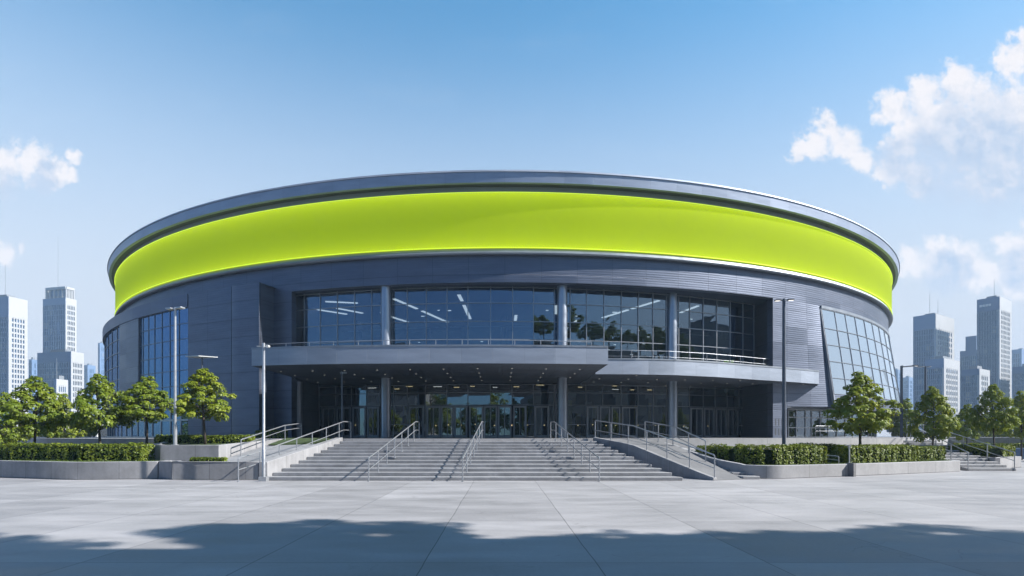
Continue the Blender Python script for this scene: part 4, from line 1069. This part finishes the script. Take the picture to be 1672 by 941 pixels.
# right background lamp posts
x, y = X_at(1472,52), 52.0
root = empty('street_lamp', (x,y,0)); tag(root, 'dark street lamp with a long side arm right of the arena', 'lamp', 'street lamps on the plaza')
zt_ = Z_at(599,52); b = MB(); b.tube([(x,y,0),(x,y,zt_),(x+.1,y,zt_+.02)], .12, 10); loc(b.build('pole', M['poled'], root))
b = MB(); b.tube([(x,y,zt_-.02),(x+1.2,y-.1,zt_+.08)], .06, 8); b.box((x+1.2,y-.1,zt_+.09),(.5,.2,.09)); ar = loc(b.build('arm', M['poled'], root))
b = MB(); b.box((x+1.24,y-.1,zt_+.036),(.3,.14,.012)); b.build('lens', M['lampw'], ar)
x, y = X_at(1511,50), 50.0; lamp_post('slim dark street lamp among the trees left of the right towers', x, y, 0, Z_at(598,50), .10, M['poled'], [(R_(180),.6,.2,.0),(R_(0),.3,.2,.02)])
x, y = X_at(1366,34.8), 34.8
b = MB(); b.tube([(x,y,.5),(x,y,2.4)], .04, 8); b.tube([(x-.2,y,2.35),(x+.15,y,2.38)], .02, 6)
x, y = X_at(1385.5,25.4), 25.35
b = MB(); b.tube([(x,y,.52),(x,y,1.37)], .032, 8); b.box((x-.06,y,1.38),(.26,.06,.04)); b.box((x,y,1.33),(.09,.09,.09)); tag(b.build('bollard_light', M['pole']), 'slim bollard light post in front of the right hedge', 'bollard')

# ------------------------------------------------------------------ towers
def tower(label, xl, xc, xr, top, Y, alpha, floors, lcols, rcols, gl, lf, rf, parapet=2, base_z=0, crown=None, antenna=None, group='office towers on the skyline', name='office_tower', sign=False):
    """two visible faces meet at the edge seen at xc: left face glass with shade put into its bluer frames, right face in the light"""
    al = R_(alpha); k = (xc-PX0)/F; C = Vector((k*Y, Y)); kl = (xl-PX0)/F; kr = (xr-PX0)/F
    Lw = (C.x - kl*C.y)/(math.cos(al) + kl*math.sin(al)); Rw_ = (kr*C.y - C.x)/(math.sin(al) - kr*math.cos(al))
    dl = Vector((-math.cos(al), math.sin(al))); dr = Vector((math.sin(al), math.cos(al)))
    H = Z_at(top, Y); root = empty(name, (C.x, C.y, 0)); tag(root, label, 'tower', group)
    B = C + dl*Lw; D = C + dr*Rw_; E = B + dr*Rw_
    inn = .35
    def ins(p, q): return p
    c0 = (C+B+D+E)/4
    poly = [C, D, E, B]
    shr = [p + (c0-p).normalized()*inn*1.2 for p in poly]
    b = MB(); b.prism([tuple(p) for p in shr], base_z-.29, H-.6); loc(b.build('glass_facade', gl, root))
    def face_grid(P0, P1, outv, cols, fl, pw, bw, depth, name_, mat, extra=False):
        b = MB(); d = (P1-P0); ln = d.length; d = d.normalized(); o3 = Vector((outv.x, outv.y, 0))
        for i in range(cols+1):
            s = ln*i/cols; wd = pw*(1.9 if i in (0, cols) else 1)
            s = min(max(s, wd/2), ln-wd/2)
            q = P0 + d*s - outv*(depth/2-.05)
            b.bar((q.x,q.y,base_z-.25),(q.x,q.y,H-parapet*1.0), wd, depth, o3)
        step = (H-parapet-base_z)/fl
        for i in range(fl+1):
            z = base_z + step*i; q0 = P0 - outv*(depth/2-.02) + d*.02; q1 = P1 - outv*(depth/2-.02) - d*.02
            b.bar((q0.x,q0.y,z),(q1.x,q1.y,z), bw*(1.0), depth-.1, o3)
        q0 = P0 - outv*(depth/2-.08) + d*.01; q1 = P1 - outv*(depth/2-.08) - d*.01
        b.bar((q0.x,q0.y,H-parapet/2),(q1.x,q1.y,H-parapet/2), parapet, depth, o3)
        return loc(b.build(name_, mat, root))
    nl = Vector((-math.sin(al), -math.cos(al))); nr = Vector((math.cos(al), -math.sin(al)))
    sw = Lw/lcols; sr = Rw_/rcols; fh = (H-base_z)/floors
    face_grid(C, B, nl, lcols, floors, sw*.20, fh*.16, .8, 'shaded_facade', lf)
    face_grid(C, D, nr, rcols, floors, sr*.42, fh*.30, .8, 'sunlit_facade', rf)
    b = MB()
    b.prism([tuple(p + (c0-p).normalized()*.5) for p in poly], H-.58, H-.2); 
    w = min(Lw, Rw_)*.5; b.prism([tuple(c0 + (p-c0)*.45) for p in poly], H-.2, H+1.6); loc(b.build('roof', M['tdark'], root))
    if crown:
        hz, ins_ = crown
        q = [c0 + (p-c0)*ins_ for p in poly]
        b = MB(); b.prism([tuple(p) for p in q], H-.1, H+hz); cr = loc(b.build('crown', lf if ins_ < .95 else rf, root))
    for ap, ah in (antenna or []):
        p = B.lerp(D, ap); b = MB(); b.tube([(p.x,p.y,H-.2),(p.x,p.y,H+ah)], [.12,.04], 6); loc(b.build('antenna', M['tdark'], root))
    if sign:
        m_ = C.lerp(B, .42) + nl*.2; b = MB()
        for i in range(4):
            q = m_ - dl*(-1.1*i); b.box((q.x,q.y,H-parapet*.55),(.9,.25,1.0), math.atan2(dl.y, dl.x))
        loc(b.build('sign', M['white'], root))
    return root
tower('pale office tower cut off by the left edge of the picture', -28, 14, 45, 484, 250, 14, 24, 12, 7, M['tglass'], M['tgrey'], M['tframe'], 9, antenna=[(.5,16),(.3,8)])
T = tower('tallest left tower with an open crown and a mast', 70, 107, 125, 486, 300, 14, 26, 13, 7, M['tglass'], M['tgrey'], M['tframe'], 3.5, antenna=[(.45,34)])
# open crown of that tower: posts and a ring beam
def tower_crown(root, xl, xc, xr, z0, z1, Y, alpha):
    al = R_(alpha); C = Vector(((xc-PX0)/F*Y, Y)); kl = (xl-PX0)/F; kr = (xr-PX0)/F
    Lw = (C.x - kl*C.y)/(math.cos(al) + kl*math.sin(al)); Rw_ = (kr*C.y - C.x)/(math.sin(al) - kr*math.cos(al))
    dl = Vector((-math.cos(al), math.sin(al))); dr = Vector((math.sin(al), math.cos(al)))
    B = C+dl*Lw; D = C+dr*Rw_; E = B+dr*Rw_
    b = MB()
    for a, c in ((C,B),(C,D),(B,E),(D,E)):
        b.bar((a.x,a.y,z1-1),(c.x,c.y,z1-1), 1.3, 1.0, (0,-1,0))
        for i in range(6):
            p = a.lerp(c, i/5); b.bar((p.x,p.y,z0-.3),(p.x,p.y,z1-.5), .5, .5, (0,-1,0))
    cr = b.build('open_crown', M['tframe'], root); loc(cr)
    c0 = (C+E)/2; b = MB(); b.prism([tuple(c0+(p-c0)*.72) for p in (C,D,E,B)], z0-.3, z1-1.2); loc(b.build('plant_room', M['tgrey'], root))
tower_crown(T, 75.5, 108, 120.5, Z_at(486,302), Z_at(467,302), 302, 14)
tower('broad stepped office block in front of the tallest left tower', 61, 116, 137, 574, 270, 14, 13, 14, 8, M['tglass'], M['tgrey'], M['tframe'], 5, antenna=[(.6,4)])
tower('small white stepped building at the foot of the left towers', 88, 92, 111, 619, 235, 14, 7, 2, 6, M['tglass'], M['tgrey'], M['tframe'], 2.5, antenna=[(.2,9)])
tower('slim blue block between the two left towers', 47, 52, 62, 587, 380, 14, 12, 3, 3, M['tglass'], M['tgrey'], M['tgrey'], 2)
tower('hazy low block right of the stepped left tower', 137, 143, 156, 596, 520, 14, 13, 4, 5, M['tglass'], M['tgrey'], M['tgrey'], 3)
tower('hazy blue block touching the left edge of the arena', 160, 163, 176, 560, 500, 14, 16, 3, 6, M['tglass'], M['tgrey'], M['tgrey'], 3)
RA = 56
tower('broad pale office tower right of the arena', 1491, 1527.5, 1558, 512, 270, RA, 20, 13, 9, M['tglass'], M['tgrey'], M['tframe'], 7, antenna=[(.4,12),(.6,9)], sign=False)
tower('lower white grid block in front of the broad right tower', 1510, 1541, 1567, 585, 240, RA, 13, 10, 8, M['tglass'], M['tgrey'], M['tframe'], 4)
tower('tallest dark blue tower on the right with a small sign', 1595, 1632, 1651.5, 484, 260, RA, 27, 14, 9, M['tglass2'], M['tgrey2'], M['tframe'], 6, antenna=[(.5,10)], sign=True)
tower('blue stepped block left of the tallest right tower', 1567.5, 1597, 1612, 571, 300, RA, 18, 9, 5, M['tglass2'], M['tgrey2'], M['tgrey'], 3, crown=(8,.6))
tower('short white topped block below the tallest right tower', 1570, 1599, 1616, 602, 225, RA, 12, 9, 6, M['tglass2'], M['tgrey2'], M['tframe'], 2.5)
tower('pale hazy tower at the right edge of the picture', 1652, 1668, 1690, 570, 420, RA, 18, 5, 5, M['tglass'], M['tgrey'], M['tgrey'], 3)
tower('low blue block at the right edge below the hazy tower', 1653, 1690, 1710, 597, 250, RA, 11, 10, 6, M['tglass2'], M['tgrey2'], M['tgrey'], 3)
tower('small hazy tower just right of the arena', 1458, 1466, 1471, 604, 600, RA, 18, 5, 4, M['tglass'], M['tgrey'], M['tgrey'], 3)
tower('hazy squat block left of the broad right tower', 1474, 1484, 1491, 616, 560, RA, 14, 6, 5, M['tglass'], M['tgrey'], M['tgrey'], 3)

# ------------------------------------------------------------------ low things behind the trees
def pavilion(label, x0, x1, Y, h, depth, bays, wall, rz=0):
    root = empty('pavilion', ((x0+x1)/2, Y, 0)); tag(root, label, 'pavilion')
    b = MB(); b.prism([(x0,Y),(x1,Y),(x1,Y+depth),(x0,Y+depth)], h-.55, h); loc(b.build('roof', wall, root, bevel=.1))
    b = MB(); b.prism([(x0+.6,Y+.8),(x1-.6,Y+.8),(x1-.6,Y+depth-.5),(x0+.6,Y+depth-.5)], -.28, h-.55); loc(b.build('glazing', M['cglass'], root))
    for i in range(bays+1):
        x = x0+.2+(x1-x0-.4)*i/bays; b = MB(); b.box((x,Y+.25,(h-.55-.28)/2),(.35,.35,h-.55+.28)); loc(b.build('column', wall, root))
    return root
pavilion('low white pavilion with columns behind the left maples', X_at(-20,105), X_at(62,105), 105, 3.6, 8, 9, M['white'])
pavilion('low white pavilion with columns beside the left edge of the arena', X_at(84,115), X_at(158,115), 115, 4.4, 8, 8, M['white'])
pavilion('long low slate pavilion behind the right hand trees', X_at(1500,95), X_at(1606,95), 95, 3.0, 8, 7, M['tgrey'])
pavilion('low slate pavilion near the right edge behind the trees', X_at(1618,85), X_at(1700,85), 85, 2.8, 8, 5, M['tgrey'])

def make_car(label, x, y, rz, paint, s=1.0):
    root = empty('parked_car', (x,y,0), rz); tag(root, label, 'car', 'cars parked behind the plaza')
    prof = [(-2.15,.32),(-2.2,.62),(-2.1,.86),(-1.35,.98),(1.25,.95),(2.0,.80),(2.2,.60),(2.18,.32)]
    def ext(b, pr, w0, w1=None):
        w1 = w1 or w0; n = len(pr); zmin = min(p[1] for p in pr); zmax = max(p[1] for p in pr)
        Wd = lambda z: w0 + (w1-w0)*(z-zmin)/(zmax-zmin)
        A_ = [(p[0], -Wd(p[1])/2, p[1]) for p in pr]; B_ = [(p[0], Wd(p[1])/2, p[1]) for p in pr]
        b.face(A_[::-1]); b.face(B_)
        for i in range(n): j = (i+1) % n; b.face([A_[i],A_[j],B_[j],B_[i]])
    b = MB(); ext(b, prof, 1.78, 1.70); b.build('body', paint, root, bevel=.06)
    b = MB(); ext(b, [(-1.75,.95),(-1.25,1.40),(.35,1.44),(1.15,.93)], 1.66, 1.30); cb = b.build('windows', M['cglass'], root, bevel=.04)
    b = MB(); ext(b, [(-1.28,1.385),(-1.15,1.45),(.30,1.485),(.45,1.40)], 1.36, 1.28); b.build('roof', paint, root, bevel=.03)
    for sx in (-1.35, 1.35):
        for sy in (-.82, .82):
            w = MB(); w.tube([(sx,sy-.1,.32),(sx,sy+.1,.32)], .32, 16); o = w.build('wheel', M['rubber'], root)
            r_ = MB(); r_.tube([(sx,sy-.108,.32),(sx,sy+.108,.32)], .19, 12); r_.build('rim', M['cars'], o)
    return root
for i, (px, Y, rz, pm, lb) in enumerate([(8,62,.1,'carw','white parked car at the far left behind the hedge'),(122,64,3.0,'cars','silver parked car behind the left maples'),
        (40,66,.05,'card','dark parked car behind the left hedge'),(148,70,.0,'carw','white parked car close to the left edge of the arena'),
        (1487,62,.3,'carw','white parked car close to the right edge of the arena'),(1660,60,.2,'card','dark parked car by the right edge of the picture')]):
    make_car(lb, X_at(px,Y), Y, rz, M[pm])

# right background: bank of grass and low wall
g = MB(); g.prism([(38,58),(58,44),(90,44),(110,75),(52,78)], -.28, [.5,.55,.55,1.1,1.1]); tag(g.build('grass_bank', M['soil']), kind='structure')
w = wall_line([(33.5,46.5,-.02,.85),(40,44.0,-.02,.85),(62,40,-.02,.85)], .3, M['tgrey'], 'garden_wall'); tag(w, 'low slate garden wall behind the far right planter', 'wall')
make_hedge('loose yellow green shrub row on the bank at the right', [(42,52),(50,49),(58,47)], 1.2, .75, .35, 12, 'shrubs on the bank', dens=.35, lump=2.5, lsz=.16)
make_hedge('rounded yellow green shrub at the right edge of the picture', [(37.6,39.6),(40.0,39.5)], 1.2, .95, .0, 13, 'shrubs on the bank', dens=.7, lump=2.5, lsz=.11)
w = wall_line([(-60,47,-.02,.9),(-42,45.5,-.02,.9),(-27,38.5,-.02,.9)], .3, M['conc'], 'garden_wall'); tag(w, 'low grey garden wall behind the left hedge', 'wall')

# ------------------------------------------------------------------ what shades the foreground: an unseen office block added right of the camera, its roof garden breaking the shadow edge
root = empty('shade_office_block', (45, -14, 0)); tag(root, 'unseen stone office block with a roof garden, added right of the viewpoint to cast shade', 'building')
OB_H = 13.3; y1 = 6.1
b = MB(); b.prism([(9.2,-34),(84,-34),(84,y1),(13.6,y1),(13.6,5.2),(9.2,5.2)], 0.003, OB_H); loc(b.build('wall', M['brick'], root))  # corner notch shaped to let bright patches into the shadow
for k in range(3):
    for i in range(15):
        b = MB(); x = 16.5+i*4.7; z = 2.0+k*4.2; b.box((x,y1+.02,z+1.2),(2.6,.12,2.4)); loc(b.build('window', M['cglass'], root))
b = MB(); b.prism([(9.0,-34.2),(84.2,-34.2),(84.2,y1+.2),(13.4,y1+.2),(13.4,5.4),(9.0,5.4)], OB_H+.002, OB_H+.5); loc(b.build('cornice', M['brick'], root))
rnd = random.Random(5)
for i in range(22):  # trees added on the roof to dapple the edge of the cast shadow
    x = 10.4+i*2.9+rnd.uniform(-1.0,1.0); y = (y1 if x > 13.6 else 5.3)-.7+rnd.uniform(-.8,.4); h = rnd.choice([3.0,3.8,4.6,5.6,4.2])
    o = copy_tree(protos[i % 4]); s = h/4.2; o.location = (x,y,OB_H+.49); o.scale = (s*1.15,s*1.15,s); o.rotation_euler = (0,0,i)
    tag(o, 'small maple tree added on the unseen office roof for dappled shade', 'tree', 'roof trees added for dappled shade')
    for ch in o.children:
        pass

big = make_tree('broad_tree', 77, M['leaf'], H=10.5, W=8.5, trunk_h=2.6, n_clump=110, n_leaf=46, lsz=.36, rtrunk=.17)
for i, (x, y, sc_, lb) in enumerate([(-30,-13,.95,'broad tree far left of the viewpoint'),(-21,-9,1.1,'broad tree left of the viewpoint, second in the row'),(-12.5,-14,.9,'broad tree behind and left of the viewpoint'),
        (-4,-11,1.05,'broad tree right behind the viewpoint'),(5,-14,.92,'broad tree behind and just right of the viewpoint'),(11.5,-6.5,1.0,'broad tree right of the viewpoint in front of the added office block')]):
    o = big if i == 0 else copy_tree(big); o.location = (x,y,0); o.scale = (sc_*1.05,sc_*1.05,sc_); o.rotation_euler = (0,0,i*1.9); tag(o, lb, 'tree', 'broad trees behind the viewpoint')
def added_street_block(label, x0, x1, y0, y1_, h, wall):  # unseen blocks added to cut sky light on the facade and foreground
    r = empty('added_street_block', ((x0+x1)/2, y1_, 0)); tag(r, label, 'building', 'unseen street blocks added to cut sky light')
    b = MB(); b.prism([(x0,y0),(x1,y0),(x1,y1_),(x0,y1_)], -.28, h); loc(b.build('wall', wall, r))
    n = int(h/3.6)
    for k in range(n):
        b = MB(); 
        m_ = int((x1-x0)/3.2)
        for i in range(m_): b.box((x0+1.6+i*3.2+((x1-x0)-m_*3.2)/2, y1_+.03, 2.2+k*3.6), (2.0,.12,1.9))
        loc(b.build('window_row', M['cglass'], r))
    b = MB(); b.box(((x0+x1)/2,(y0+y1_)/2,h+.2),(x1-x0+.6,abs(y1_-y0)+.6,.4)); loc(b.build('cornice', M['tdark'], r))
added_street_block('unseen stone street block added across the plaza to cut sky light, left one', -95, -48, -75, -55, 24, M['brick'])
added_street_block('unseen pale street block added across the plaza to cut sky light, right one', 90, 120, -30, 10, 26, M['brick'])

# ------------------------------------------------------------------ haze
HAZE = True
if HAZE:
    b = MB(); b.box((0, 300, 60), (1700, 1000, 124)); hz = b.build('haze', None) if False else None
    me = MB(); me.box((0, 320, 61.2), (1500, 840, 125.0))
    m = bpy.data.materials.new('haze_air'); m.use_nodes = True; t = NT(m.node_tree); t.n.remove(t.n['Principled BSDF'])
    v = t.new('ShaderNodeVolumePrincipled'); v.inputs['Color'].default_value = (.55,.76,1,1); v.inputs['Density'].default_value = .00062; v.inputs['Anisotropy'].default_value = .0
    t.l.new(v.outputs[0], t.n['Material Output'].inputs['Volume'])
    o = me.build('haze', m); tag(o, 'thin pale blue summer haze over the city', 'haze', kind='stuff')
